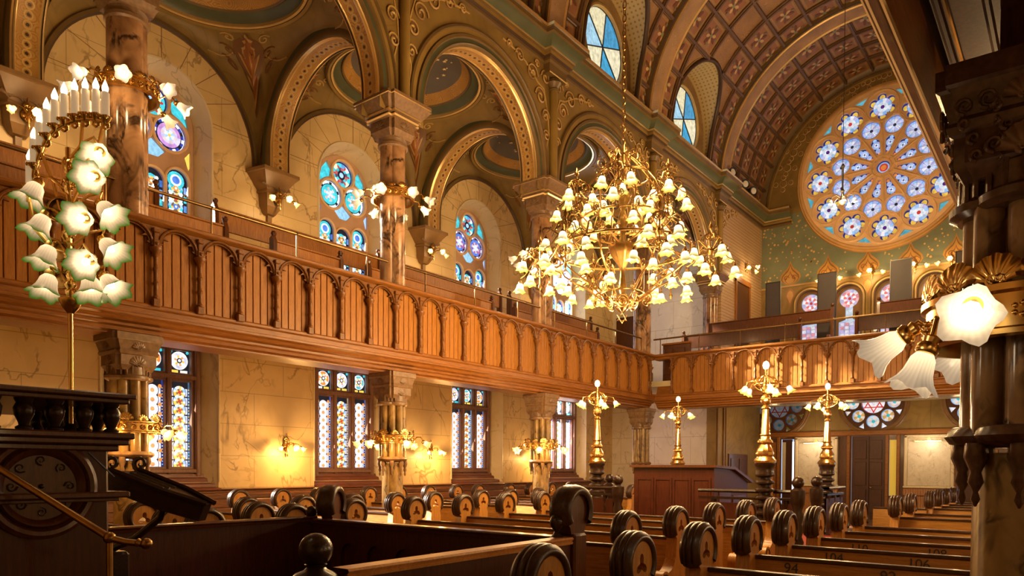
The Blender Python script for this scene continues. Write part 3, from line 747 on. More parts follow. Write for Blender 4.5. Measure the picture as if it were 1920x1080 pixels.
# mouldings round the rose and under the vault
fr = [((RX, YF, RZc), (Cs(TAU*i/96), 0, S(TAU*i/96)), (0, -1, 0)) for i in range(96)]
m.sweep([(RR0-.14, -.2), (RR0-.13, .02), (RR0-.06, .09), (RR0, .09), (RR0+.03, .04), (RR0+.07, .04), (RR0+.1, 0)], fr, [(.7, .42, .18), (.75, .46, .2), (.75, .46, .2), (.5, .28, .08), (.66, .4, .14), (.4, .2, .06)], closed=True, mi=3)
fr = [((VX, YF, VZ), (Cs(PI*i/60), 0, S(PI*i/60)), (0, -1, 0)) for i in range(61)]
m.sweep([(VR-.3, 0), (VR-.27, .05), (VR-.2, .06), (VR-.17, .02), (VR-.06, .04), (VR, .1)], fr, [OC, BR, DK, BR, BR], mi=3)
for k in range(19):
    a = PI*(.02+.96*k/18); r1 = 2.86; x, z = RX+r1*Cs(a), RZc+r1*S(a)
    rv = VR-math.hypot(x-VX, z-VZ)
    if z < 10.95 or rv < .3: continue
    mid = (rv-.3)/2; cx, cz = RX+(r1+mid)*Cs(a), RZc+(r1+mid)*S(a); hw = min(.26, mid+.12)
    for w_, col in ((.022, (.22, .1, .03)), (.012, (.62, .4, .16))):
        for d in ((0, 0, .45), (hw, 0, .3), (-hw, 0, .3), (0, hw*.8, .3), (0, -hw*.8, .3)):
            ox, oz = d[0]*Cs(a)-d[1]*S(a), d[0]*S(a)+d[1]*Cs(a)
            m.tube([fy(cx+ox+hw*d[2]*Cs(TAU*i/14), cz+oz+hw*d[2]*S(TAU*i/14), .003 if w_ > .02 else .014) for i in range(14)], w_, 4, 3, col, True)
struct(m, 'wall_far', ['green_wall', 'ochre_plain', 'ochre_plain', 'paint'], 'starred green and ochre painted end wall around the rose window', 'wall', 40)
# ---- leaded glass helpers: facets of coloured glass
def disc(g, fn, cx, cz, rings, w=0.0, n=24, ry=1.0):
    """rings [(r, colour or list of sector colours)] from outside in"""
    for k, (r, col) in enumerate(rings):
        P = [(cx+r*Cs(TAU*i/n), cz+ry*r*S(TAU*i/n)) for i in range(n)]
        for i in range(n):
            c = col if not isinstance(col, list) else col[i*len(col)//n]
            g.add([fn(cx, cz, w+.004*k), fn(*P[i], w+.004*k), fn(*P[(i+1) % n], w+.004*k)], [(0, 1, 2)], 0, c)
def quad(g, fn, a0, b0, a1, b1, w, col): g.add([fn(a0, b0, w), fn(a1, b0, w), fn(a1, b1, w), fn(a0, b1, w)], [(0, 1, 2, 3)], 0, col)
NAVY, BLUE, SKY, LAV, WHT, TEAL, AMB, RED, ORG, BLK, GRN = (.02, .03, .2), (.08, .2, .7), (.32, .55, .95), (.55, .52, .85), (.86, .88, .95), (.05, .5, .6), (.85, .55, .08), (.6, .05, .04), (.8, .26, .05), (.012, .012, .016), (.1, .35, .15)
def petals(g, fn, cx, cz, r0, r1, n, col, w, rot=0.0, wid=.38):
    for i in range(n):
        a = TAU*i/n+rot; P = []
        for t in range(12):
            b = TAU*t/12; u = (r0+r1)/2+(r1-r0)/2*Cs(b); v = wid*(r1-r0)*S(b)
            P.append(fn(cx+u*Cs(a)-v*S(a), cz+u*S(a)+v*Cs(a), w))
        g.add(P, [tuple(range(12))], 0, col)
# ---- the great rose
w = tag(bpy.data.objects.new('window_1', None), 'great rose window with twelve rosettes around a spoked wheel', 'window', None, 'structure'); COL.objects.link(w); w.location = (RX, YF, RZc)
def fr_(a, b, wd=0.0): return (RX+a, YF+.06-wd, RZc+b)
holes = []; g = MB()
def pol(r, a): return (r*Cs(a), r*S(a))
for k in range(12):
    a = PI/2+TAU*k/12+.03; cx, cz = pol(1.97, a); rot = a
    hx = [(cx+(.27+.15*abs(Cs(3*(t)))**.55)*Cs(t+rot), cz+(.27+.15*abs(Cs(3*t))**.55)*S(t+rot)) for t in (TAU*i/48 for i in range(48))]
    holes.append(hx)
    disc(g, fr_, cx, cz, [(.46, NAVY)])
    petals(g, fr_, cx, cz, .2, .4, 6, AMB, .004, rot, .42)
    disc(g, fr_, cx, cz, [(.285, BLUE), (.27, [SKY, LAV, WHT, SKY, (.5, .7, .95), WHT]*2), (.16, [WHT, (.7, .85, 1)]*6), (.06, RED if k % 2 else (.1, .02, .2))], .01)
    a2 = a+TAU/24; cx, cz = pol(1.33, a2); holes.append(circ(cx, cz, .28, 28))
    disc(g, fr_, cx, cz, [(.3, BLUE), (.265, [LAV, SKY, (.45, .5, .85), SKY]*3), (.19, [(.6, .7, .95), LAV, WHT, (.6, .7, .95)]*3), (.05, BLK)])
    for t in range(8): g.add([fr_(cx+.02*Cs(q), cz+.02*S(q), .02) if False else fr_(cx+.26*Cs(TAU*t/8+dq), cz+.26*S(TAU*t/8+dq), .018) for dq in (-.03, .03)]+[fr_(cx, cz, .018)], [(0, 1, 2)], 0, (.15, .2, .5))
    # petal light between spokes
    P = [pol(.43, a2-.1), pol(.43, a2+.1), pol(.72, a2+.15), pol(.9, a2+.155), pol(1.0, a2+.05), pol(1.0, a2-.05), pol(.9, a2-.155), pol(.72, a2-.15)]
    holes.append(P)
    g.add([fr_(*p) for p in (pol(.4, a2-.14), pol(.4, a2+.14), pol(1.04, a2+.2), pol(1.04, a2-.2))], [(0, 1, 2, 3)], 0, NAVY)
    c2 = pol(.8, a2); disc(g, fr_, *c2, [(.13, [SKY, LAV, (.4, .55, .9)]*4), (.07, [WHT, SKY]*4), (.025, NAVY)], .005, 12)
    c2 = pol(.96, a2); disc(g, fr_, *c2, [(.06, SKY)], .005, 8)
    c2 = pol(.6, a2); disc(g, fr_, *c2, [(.08, [LAV, SKY]*4)], .005, 8)
    c2 = pol(.48, a2); disc(g, fr_, *c2, [(.05, ORG)], .005, 8)
    # spandrel lights at the rim
    P = [pol(2.42, a2-.1), pol(2.42, a2+.1), pol(2.24, a2)]
    holes.append(P); g.add([fr_(*pol(2.45, a2-.13)), fr_(*pol(2.45, a2+.13)), fr_(*pol(2.15, a2))], [(0, 1, 2)], 0, (.1, .45, .6))
holes.append(circ(0, 0, .2, 24)); disc(g, fr_, 0, 0, [(.24, NAVY), (.17, SKY), (.13, RED), (.08, ORG)])
for k in range(8):
    a = TAU*k/8; holes.append(circ(*pol(.285, a), .045, 8)); disc(g, fr_, *pol(.285, a), [(.06, (.5, .2, .03))], 0, 8)
t = MB(); t.poly(circ(0, 0, RR0-.08, 96), fr_, .03, .12, 0, holes=holes)
# raised rings and spokes of the tracery
for k in range(12):
    a = PI/2+TAU*k/12+.03
    for c_, r_, rad in ((pol(1.97, a), .5, .032), (pol(1.33, a+TAU/24), .325, .028)):
        t.tube([fr_(c_[0]+r_*Cs(TAU*i/28), c_[1]+r_*S(TAU*i/28), .13) for i in range(28)], rad, 6, 0, None, True)
    t.tube([fr_(*pol(.36, a), .13), fr_(*pol(1.25, a), .13)], .045, 6)
for r_ in (.24, .35): t.tube([fr_(r_*Cs(TAU*i/40), r_*S(TAU*i/40), .13) for i in range(40)], .03, 6, 0, None, True)
t.build('tracery', 'stone_tracery', w); g.build('glass', 'glass_rose', w)
# ---- little arched windows under the rose
for k, x in enumerate(WSP):
    w = tag(bpy.data.objects.new('window_%d' % (2+k), None), 'small keyhole window of pink and white glass, number %d from the left under the rose' % (k+1), 'window', None, 'structure'); COL.objects.link(w); w.location = (x, YF, 6)
    f2 = lambda a, b, wd=0.0, x=x: (x+a, YF+.25-wd, b)
    g = MB(); disc(g, f2, 0, 7.42, [(.33, SKY), (.3, [(.8, .3, .35), WHT, LAV, (.85, .5, .55)]*3), (.2, [WHT, (.8, .2, .2)]*6), (.1, LAV), (.05, RED)], .0, 24)
    quad(g, f2, -.11, 6.6, .11, 7.2, -.001, (.6, .72, .85)); quad(g, f2, -.32, 5.2, .32, 6.65, -.002, (.45, .42, .7))
    for r in range(12):
        for c in range(4): quad(g, f2, -.3+.15*c+.01, 5.2+.12*r, -.3+.15*c+.13, 5.2+.12*r+.1, .003, R_.choice((WHT, LAV, (.85, .5, .55), (.8, .8, .95), (.75, .3, .35))))
    g.build('glass', 'glass_rose', w)
    t = MB(); key = [(-.33, 5.1), (.33, 5.1), (.33, 6.65), (.12, 6.72), (.12, 7.13)]+circ(0, 7.42, .31, 24, -1.17, PI+1.17)+[(-.12, 7.13), (-.12, 6.72), (-.33, 6.65)]
    t.poly(archpoly(0, .48, 4.9, 7.4, 16), f2, .02, .08, 0, holes=[key]); t.build('window_frame', 'mould_brown', w)
# ---- upper side windows
def lancet_up(g, fn, c, half, zb, zs, st):
    quad(g, fn, c-half, zb, c+half, zs, 0, BLK); disc(g, fn, c, zs, [(half, BLK)], 0, 16)
    n = int((zs+half*.4-zb)/.17)
    for i in range(n):
        z = zb+.1+.17*i
        for sg in (-1, 1):
            quad(g, fn, c+sg*half*.72, z-.06, c+sg*half*.97, z+.06, .004, R_.choice(((.05, .15, .5), TEAL, (.1, .25, .6))))
        disc(g, fn, c, z, [(half*.66, [SKY, WHT, TEAL, (.55, .75, .8)][i % 2::2]*3), (half*.42, [(.2, .12, .05), AMB, (.6, .62, .5)]*3), (half*.24, [RED, ORG, BLUE][i % 3]), (half*.1, WHT)], .004, 12)
        for sg in (-1, 1): disc(g, fn, c+sg*half*.5, z+.085, [(half*.16, (.75, .82, .85))], .005, 6)
    if st != 1: disc(g, fn, c, zs+.02, [(half*.75, TEAL), (half*.5, WHT), (half*.34, BLUE)], .01, 16)
for k, c in enumerate(WINC):
    w = tag(bpy.data.objects.new('window_%d' % (8+k), None), 'round-headed stained glass window above the gallery, number %d from the front' % (k+1), 'window', None, 'structure'); COL.objects.link(w); w.location = (XW-.4, c, 5)
    f2 = lambda a, b, wd=0.0, c=c: (XW-.42+wd, c+a, b)
    g = MB(); quad(g, f2, -.74, 5.0, .74, 7.95, -.012, NAVY); disc(g, f2, 0, 7.95, [(.76, NAVY)], -.012, 32)
    pal = [([(.5, .25, .6), LAV, (.6, .35, .65)], (.03, .05, .35)), ([TEAL, (.05, .6, .7), SKY], (.55, .75, .8)), ([BLUE, (.3, .1, .3), TEAL], (.2, .1, .2)), ([SKY, LAV, TEAL], BLUE)][k]
    CI = [(0, 8.32, .29), (-.335, 7.79, .3), (.335, 7.79, .3)]; holes = []
    for q, (a, b, r) in enumerate(CI):
        holes.append(circ(a, b, r, 32))
        if q == 0: disc(g, f2, a, b, [(r, BLK), (r*.93, [TEAL, WHT, (.1, .3, .6), TEAL, (.7, .75, .5), TEAL]*2), (r*.6, [(.1, .05, .1), TEAL, (.4, .1, .1)]*4), (r*.36, BLK), (r*.2, SKY)]); petals(g, f2, a, b, r*.5, r*.8, 6, (.45, .05, .05), .02, 0, .3)
        else: disc(g, f2, a, b, [(r, WHT), (r*.96, [pal[1], BLK, pal[1], WHT]*6), (r*.8, BLK), (r*.74, [pal[0][0]]*7+[pal[0][1]]), (r*.52, [pal[0][1], (.6, .5, .5)]*6), (r*.3, [SKY, WHT]*4), (r*.1, AMB if k == 0 else WHT)])
    for a in (-.46, 0, .46):
        holes.append(archpoly(a, .205, 5.08, 6.98 if a else 6.88, 14)); lancet_up(g, f2, a, .215, 5.05, 6.98 if a else 6.88, 1 if a == 0 else 0)
    for P, col in (([(-.24, 7.44), (-.1, 7.3), (.1, 7.3), (.24, 7.44), (0, 7.62)], (.25, .5, .7)), ([(-.68, 7.98), (-.5, 8.12), (-.36, 8.18), (-.33, 8.34), (-.45, 8.5), (-.6, 8.3)], TEAL), ([(.68, 7.98), (.5, 8.12), (.36, 8.18), (.33, 8.34), (.45, 8.5), (.6, 8.3)], TEAL), ([(.6, 7.44), (.68, 7.2), (.72, 7.3), (.72, 7.6)], AMB if k == 0 else SKY), ([(-.6, 7.44), (-.68, 7.2), (-.72, 7.3), (-.72, 7.6)], SKY)) if True else (([(-.1, 7.5), (0, 7.36), (.1, 7.5), (0, 7.6)], SKY), ([(-.6, 8.16), (-.36, 8.3), (-.42, 8.46)], TEAL), ([(.6, 8.16), (.36, 8.3), (.42, 8.46)], TEAL), ([(.62, 7.3), (.7, 7.2), (.71, 7.5)], AMB if k == 0 else BLUE), ([(-.62, 7.3), (-.7, 7.2), (-.71, 7.5)], BLUE)):
        holes.append(P); cx = sum(p[0] for p in P)/len(P); cz = sum(p[1] for p in P)/len(P)
        g.add([f2(cx+(a-cx)*1.2, cz+(b-cz)*1.2, .002) for a, b in P], [tuple(range(len(P)))], 0, col)
    g.build('glass', 'glass_side' if k < 3 else 'glass_far', w)
    t = MB(); t.poly(archpoly(0, .77, 5.0, 7.95, 32), f2, .02, .07, 0, holes=holes)
    for a, b, r in CI: t.tube([f2(a+(r+.025)*Cs(TAU*i/28), b+(r+.025)*S(TAU*i/28), .08) for i in range(28)], .03, 6, 1, None, True)
    for a in (-.46, 0, .46):
        zs = 6.98 if a else 6.88
        t.tube([f2(a-.225, 5.05, .08)]+[f2(a-.225*Cs(PI*i/14), zs+.225*S(PI*i/14), .08) for i in range(15)]+[f2(a+.225, 5.05, .08)], .026, 6, 1)
    t.build('tracery', ['tracery_pink', 'stone_tracery'], w)
# ---- lower side windows: three lights with squares of roundels above
def light_low(g, fn, c, half, zb, zt, st):
    quad(g, fn, c-half, zb, c+half, zt, 0, BLK)
    e0, e1 = [((.5, .1, .1), (.02, .03, .25)), (ORG, (.3, .16, .05)), ((.6, .1, .05), NAVY), (AMB, (.05, .12, .2))][st]
    quad(g, fn, c-half*.98, zb, c-half*.84, zt, .002, e0); quad(g, fn, c+half*.84, zb, c+half*.98, zt, .002, e1)
    p = .17; n = int((zt-zb)/p)
    for i in range(n):
        z = zb+p*(i+.5)
        for q in range(3): disc(g, fn, c+half*.91, z-p/3+q*p/3, [(.012, R_.choice((AMB, WHT, SKY)))], .005, 6); disc(g, fn, c-half*.91, z-p/3+q*p/3, [(.012, R_.choice((AMB, WHT, RED)))], .005, 6)
        base = [(.74, .72, .86), (.62, .68, .92)][st % 2]
        for sg in (-1, 1): quad(g, fn, c+sg*half*.1, z-p*.42, c+sg*half*.78, z+p*.42, .003, base)
        if st % 2 == 0:
            disc(g, fn, c, z, [(half*.62, BLK), (half*.55, [WHT, (.8, .78, .9)]*3), (half*.2, (.75, .35, .12))], .006, 16)
            for sg in (-1, 1): disc(g, fn, c+sg*half*.7, z+p/2, [(half*.18, ORG)], .008, 8)
        else:
            disc(g, fn, c, z, [(half*.66, BLK), (half*.6, [SKY, (.85, .85, .95), AMB, (.85, .85, .95)]*3), (half*.34, [(.25, .12, .06), AMB]*4), (half*.16, RED)], .006, 16)
for k, c in enumerate(WINC):
    w = tag(bpy.data.objects.new('window_%d' % (12+k), None), 'tall three-light stained glass window under the gallery, number %d from the front' % (k+1), 'window', None, 'structure'); COL.objects.link(w); w.location = (XW-.4, c, 1.5)
    f2 = lambda a, b, wd=0.0, c=c: (XW-.42+wd, c+a, b)
    g = MB(); holes = []
    for q, a in enumerate((-.51, 0, .51)):
        holes += [rect(a-.19, 1.64, a+.19, 3.24), rect(a-.19, 3.4, a+.19, 3.82)]
        light_low(g, f2, a, .2, 1.6, 3.26, (q+(1, 0, 2, 0)[k]) % 4)
        quad(g, f2, a-.2, 3.38, a+.2, 3.84, 0, BLK)
        pc = [(.1, .5, .6), ORG, (.6, .62, .8)][(q+k) % 3]
        disc(g, f2, a, 3.64, [(.17, WHT), (.155, [pc, (.85, .8, .75), pc]*4), (.1, [WHT, (.75, .3, .1), WHT, AMB]*3), (.05, BLK), (.03, (.8, .85, 1))], .004, 24)
        for sg in (-1, 1): quad(g, f2, a+sg*.02, 3.4, a+sg*.16, 3.46, .003, R_.choice((TEAL, AMB, (.8, .75, .7)))); disc(g, f2, a+sg*.16, 3.8, [(.03, TEAL)], .004, 8)
    g.build('glass', 'glass_low' if k < 3 else 'glass_far', w)
    t = MB(); t.poly(rect(-.84, 1.5, .84, 3.94), f2, .02, .1, 0, holes=holes)
    for a in (-.255, .255): t.box(XW-.33, c+a-.035, 1.5, XW-.27, c+a+.035, 3.94, 0, None, .015)
    for z in (1.56, 3.32): t.box(XW-.33, c-.84, z-.04, XW-.25, c+.84, z+.04, 0, None, .015)
    for a in (-.8, .8): t.box(XW-.34, c+a-.05, 1.45, XW-.24, c+a+.05, 3.94, 0, None, .02)
    t.build('window_frame', 'window_wood', w)
    t = MB(); pr = [(.0, 0.0), (.0, -.04), (-.1, -.04), (-.12, -.1), (-.2, -.11), (-.2, -.16), (-.4, -.2), (-.42, -.26), (-.5, -.27), (-.5, -.3)]
    pr = [(XW-.34, 1.5), (XW-.26, 1.5), (XW-.25, 1.44), (XW-.2, 1.42), (XW-.18, 1.34), (XW-.06, 1.31), (XW-.05, 1.26), (XW+.1, 1.235), (XW+.12, 1.2)]
    t.sweep([(x-XW, z) for x, z in pr], [((XW, c-1.06, 0), (1, 0, 0), (0, 0, 1)), ((XW, c+1.06, 0), (1, 0, 0), (0, 0, 1))]); t.build('sill', 'red_sill', w)
# ---- lower far wall under the rear gallery
m = MB(); hol = [circ(x, z, .98, 40) for x, z in ROUND]
m.poly(rect(-9.6, 2.93, -.5, 3.86), fy, 0, 0, 0, holes=[])
m2 = [p for p in ()]
m = MB()
topw = [(-9.6, 2.9)]
zc = 3.86
def notch(x, z, r, zt):                    # part of a circle below zt as a run of points, right to left
    a = math.asin(max(-1, min(1, (zt-z)/r))); return circ(x, z, r, 24, a, -PI-a)
run = []
for x, z in reversed(ROUND): run += notch(x, z, .95, 3.96)
m.poly([(-9.6, 2.88), (-.5, 2.88), (-.5, 3.96)]+run+[(-9.6, 3.96)], fy, 0, 0, 0)
m.poly(rect(-9.6, 0, -.5, 2.8), fy, 0, 0, 1, holes=[rect(-8.32, .1, -7.86, 2.7), rect(-6.0, .02, -4.98, 2.76), rect(-4.86, .8, -4.64, 2.62), rect(-2.95, .02, -2.0, 2.6)])
m.box(-9.6, YF-.08, 2.78, -.5, YF, 2.95, 2, None, .02).box(-9.6, YF-.05, 0, -9.4, YF, 2.8, 3).box(-8.36, YF-.02, 0, -7.82, YF-.0, .1, 2)
for x in (-8.42, -7.82, -6.1, -4.93, -4.6, -3.0, -1.95): m.box(x-.05, YF-.06, 0, x+.05, YF, 2.8, 2, None, .015)
for x in (-7.2, -3.72): m.box(x-.015, YF-.02, 2.95, x+.015, YF, 3.96, 0)
m.box(-9.25, YF-.03, .1, -8.5, YF, 2.6, 2, None, .02)
for x in (-9.1, -8.8): m.box(x, YF-.05, .3, x+.2, YF-.03, 2.4, 3)
struct(m, 'wall_far_lower', ['ochre_plain', 'walnut', 'oak_beam_x', 'gold_oak'], 'ochre and panelled wood wall under the rear gallery', 'wall')
for k, (x, z) in enumerate(ROUND):
    w = tag(bpy.data.objects.new('window_%d' % (30+k), None), ['dim round window at the left under the rear gallery', 'round window with a red star under the rear gallery', 'round window behind the marble column under the rear gallery'][k], 'window', None, 'structure'); COL.objects.link(w); w.location = (x, YF, z)
    f2 = lambda a, b, wd=0.0, x=x, z=z: (x+a, YF+.1-wd, z+b)
    g = MB(); t = MB(); hs = [circ(0, 0, .36, 32)]; dim = .12 if k == 0 else 1.0
    C = lambda c: tuple(q*dim for q in c)
    disc(g, f2, 0, 0, [(.4, C(WHT))], 0, 32)
    for q in range(2):
        P = [(.34*Cs(PI/2+PI*q+TAU*i/3), .34*S(PI/2+PI*q+TAU*i/3)) for i in range(3)]
        for i in range(3):
            a, b = P[i], P[(i+1) % 3]; d = Vector((b[0]-a[0], b[1]-a[1])).normalized(); nn = Vector((-d.y, d.x))*.035
            g.add([f2(a[0], a[1], .006+q*.004), f2(b[0], b[1], .006+q*.004), f2(b[0]+nn.x, b[1]+nn.y, .006+q*.004), f2(a[0]+nn.x, a[1]+nn.y, .006+q*.004)], [(0, 1, 2, 3)], 0, C((.7, .04, .03)))
    for i in range(24): g.add([f2(.345*Cs(TAU*i/24), .345*S(TAU*i/24), .004), f2(.345*Cs(TAU*(i+1)/24), .345*S(TAU*(i+1)/24), .004), f2(.4*Cs(TAU*(i+1)/24), .4*S(TAU*(i+1)/24), .004), f2(.4*Cs(TAU*i/24), .4*S(TAU*i/24), .004)], [(0, 1, 2, 3)], 0, C([RED, (.1, .1, .4)][i % 2]))
    for i in range(8):
        a = -PI/2+TAU*i/8; cx, cz = .62*Cs(a), .62*S(a); hs.append(circ(cx, cz, .2, 20))
        col = [(.6, .72, .78), (.62, .36, .1), (.7, .62, .66)][i % 3]
        disc(g, f2, cx, cz, [(.24, C(SKY)), (.18, [C(col), C((.85, .7, .6))]*4), (.055, C(TEAL))], 0, 16)
        a += TAU/16; P = [(.9*Cs(a-.1), .9*S(a-.1)), (.9*Cs(a+.1), .9*S(a+.1)), (.72*Cs(a), .72*S(a))]; hs.append(P)
        g.add([f2(p[0]*1.04, p[1]*1.04) for p in P[:2]]+[f2(P[2][0]*.9, P[2][1]*.9)], [(0, 1, 2)], 0, C(R_.choice((AMB, WHT, (.85, .75, .7)))))
    g.build('glass', 'glass_round', w); t.poly(circ(0, 0, .96, 48), f2, .03, .12, 0, holes=hs)
    t.sweep([(.93, .1), (.95, .14), (1.0, .15), (1.03, .12), (1.06, .13), (1.1, .1)], [(f2(0, 0, 0), (Cs(TAU*i/48), 0, S(TAU*i/48)), (0, -1, 0)) for i in range(48)], closed=True, mi=1)
    t.build('tracery', ['walnut', 'mould_brown'], w)
nt = MB().box(XW, 3.52, 2.02, XW+.02, 3.7, 2.2, 0).box(XW+.02, 3.6, 2.04, XW+.024, 3.69, 2.18, 1)
nt = nt.build('wall_notice', ['red_paint', 'white_paper'], None, 0); tag(nt, 'small red and white notice on the ochre wall behind the pulpit balusters', 'notice')
# daylight opening, doors, lit strip
d = tag(bpy.data.objects.new('door_1', None), 'dark panelled wooden door in the far wall between two marble plaques', 'door', None, 'structure'); COL.objects.link(d); d.location = (-5.49, YF, 0)
m = MB().box(-6.0, YF+.02, 0, -4.98, YF+.08, 2.76)
for x0, x1 in ((-5.9, -5.55), (-5.45, -5.08)):
    for z0, z1 in ((.2, 1.0), (1.12, 1.9), (2.0, 2.62)): m.box(x0, YF-.01, z0, x1, YF+.02, z1, 0, None, .02)
m.box(-5.53, YF-.03, 0, -5.47, YF+.02, 2.76); m.build('door_leaf', 'mahogany', d)
MB().sph((-5.4, YF-.05, 1.05), .035, 10).build('door_handle', 'brass', d)
d = tag(bpy.data.objects.new('door_2', None), 'dark doorway with a strip of bright daylight at its edge', 'door', None, 'structure'); COL.objects.link(d); d.location = (-8.1, YF, 0)
MB().box(-8.32, YF+.1, .1, -7.98, YF+.14, 2.7).build('door_leaf', 'mahogany', d)
MB().box(-7.98, YF+.12, .9, -7.86, YF+.14, 2.62).build('glass', 'day_gap', d)
MB().box(-8.3, YF+.06, .9, -8.2, YF+.1, 2.6).build('pane', 'cream_paint', d)
d = tag(bpy.data.objects.new('window_33', None), 'narrow yellow glass strip beside the far door', 'window', None, 'structure'); COL.objects.link(d); d.location = (-4.75, YF, 1.7)
MB().box(-4.86, YF+.02, .8, -4.64, YF+.05, 2.62).build('glass', 'yellow_glass', d)
d = tag(bpy.data.objects.new('door_3', None), 'dark wooden door at the far right beside the plaque', 'door', None, 'structure'); COL.objects.link(d); d.location = (-2.5, YF, 0)
m = MB().box(-2.95, YF+.02, 0, -2.0, YF+.08, 2.6)
for z0, z1 in ((.2, 1.1), (1.25, 2.4)): m.box(-2.85, YF-.01, z0, -2.1, YF+.02, z1, 0, None, .02)
m.build('door_leaf', 'mahogany', d)
d = tag(bpy.data.objects.new('door_4', None), 'plain dark door in the cream wall above the rear gallery', 'door', None, 'structure'); COL.objects.link(d); d.location = (XN, 24.2, 4.6)
MB().box(XN, 23.75, 4.6, XN+.03, 24.9, 7.9, 0, None, .01).build('door_leaf', 'walnut', d)
m = MB().box(XN, 23.65, 4.6, XN+.05, 23.75, 8.0).box(XN, 24.9, 4.6, XN+.05, 25.0, 8.0).box(XN, 23.65, 7.9, XN+.06, 25.0, 8.05); m.build('door_frame', 'oak_gallery', d)
d = tag(bpy.data.objects.new('door_5', None), 'dark low door below the cream panels at the end of the side aisle', 'door', None, 'structure'); COL.objects.link(d); d.location = (XN, 24, 0)
m = MB().box(XN, 23.2, 0, XN+.04, 24.9, 2.15).box(XN+.04, 23.35, .3, XN+.06, 24.0, 2.0, 0, None, .01).box(XN+.04, 24.1, .3, XN+.06, 24.75, 2.0, 0, None, .01); m.build('door_leaf', 'walnut', d)
MB().sph((XN+.08, 23.3, 1.6), .04, 8).build('door_handle', 'brass', d)
d = tag(bpy.data.objects.new('door_6', None), 'dark doorway at the back end of the side gallery', 'door', None, 'structure'); COL.objects.link(d); d.location = (-12.3, YE, 4.4)
MB().box(-12.85, YE-.03, 4.4, -11.75, YE, 6.9).build('door_leaf', 'walnut', d)
# ================================================================== COLUMNS, CORBELS AND THEIR LAMPS
# a fluted tulip glass shade: local +z is the open end
def tulip(name, R0, H, mat, ruf=.12, lobes=6, n=24):
    m = MB(); prof = [(.26, 0), (.36, .06), (.5, .2), (.55, .4), (.6, .58), (.72, .76), (.92, .92), (1.0, 1.0)]
    def fl(a, t): return 1+ruf*Cs(lobes*a)*max(0, t-.35)/.65
    L = len(prof)
    vs = []; uv = []
    for k, (r, z) in enumerate(prof):
        t = k/(L-1)
        for i in range(n+1):
            a = TAU*i/n; rr = r*R0*fl(a, t); zz = z*H*(1+.08*S(lobes*a+1)*max(0, t-.6)/.4); vs.append((rr*Cs(a), rr*S(a), zz)); uv.append((i/n, z))
    m.add(vs, [(k*(n+1)+i, k*(n+1)+i+1, (k+1)*(n+1)+i+1, (k+1)*(n+1)+i) for k in range(L-1) for i in range(n)], 0, None, uv)
    o = m.build(name, mat, None, 60); return o
PROTO = []
def proto(o): PROTO.append(o); return o
T_GREEN = proto(tulip('glass_shade', .105, .15, 'tulip_green', .13, 6))
T_CLEAR = proto(tulip('glass_shade', .09, .145, 'tulip_clear', .13, 5))
T_CHAND = proto(tulip('glass_shade', .095, .135, 'tulip_yellow', .12, 6, 18))
T_SMALL = proto(tulip('glass_shade', .078, .115, 'tulip_small', .12, 6, 16))
BULB = proto(MB().sph((0, 0, 0), .032, 8, sq=(1, 1, 1.3)).build('bulb', 'bulb', None, 60))
def q_of(d):
    return Vector(d).normalized().to_track_quat('Z', 'Y').to_euler()
def shade_at(par, sh, p, d, sc=1.0, bulb=True):
    """shade (with its bulb as sub-part) hung at local p, opening towards d"""
    o = cp(sh, par, p, q_of(d), sc)
    if bulb: cp(BULB, o, (0, 0, .075))
    return o
def scroll(m, o, a, b, r, turns=1.25, th=.012, mi=0, n=14):
    """flat spiral in the plane of unit axes a,b starting at o"""
    o, a, b = Vector(o), Vector(a), Vector(b); c = o+b*r
    m.tube([c+(a*S(TAU*turns*t/n)-b*Cs(TAU*turns*t/n))*(r*(1-.8*t/n)) for t in range(n+1)], [th*(1-.5*t/n) for t in range(n+1)], 5, mi)
def shell(m, T, r, mi=0):
    """fluted palmette crest over two volutes, in the local xz plane"""
    q = MB(); nu, nv = 28, 4
    def f(u, v):
        a = PI*(.06+.88*u); e = 1+.07*abs(S(7*PI*u)); rr = r*(.14+.86*v)*e
        return (rr*Cs(a), -.1*r*S(PI*v)-.05*r*Cs(14*PI*u)*v, rr*1.15*S(a))
    q.grid(f, nu, nv); q.grid(lambda u, v: (f(u, v)[0], f(u, v)[1]+.06*r, f(u, v)[2]), nu, nv)
    for s_ in (-1, 1): scroll(q, (s_*.12*r, -.03*r, -.02*r), (s_, 0, 0), (0, 0, 1), .24*r, 1.2, .075*r)
    m.join(q.xf(T))
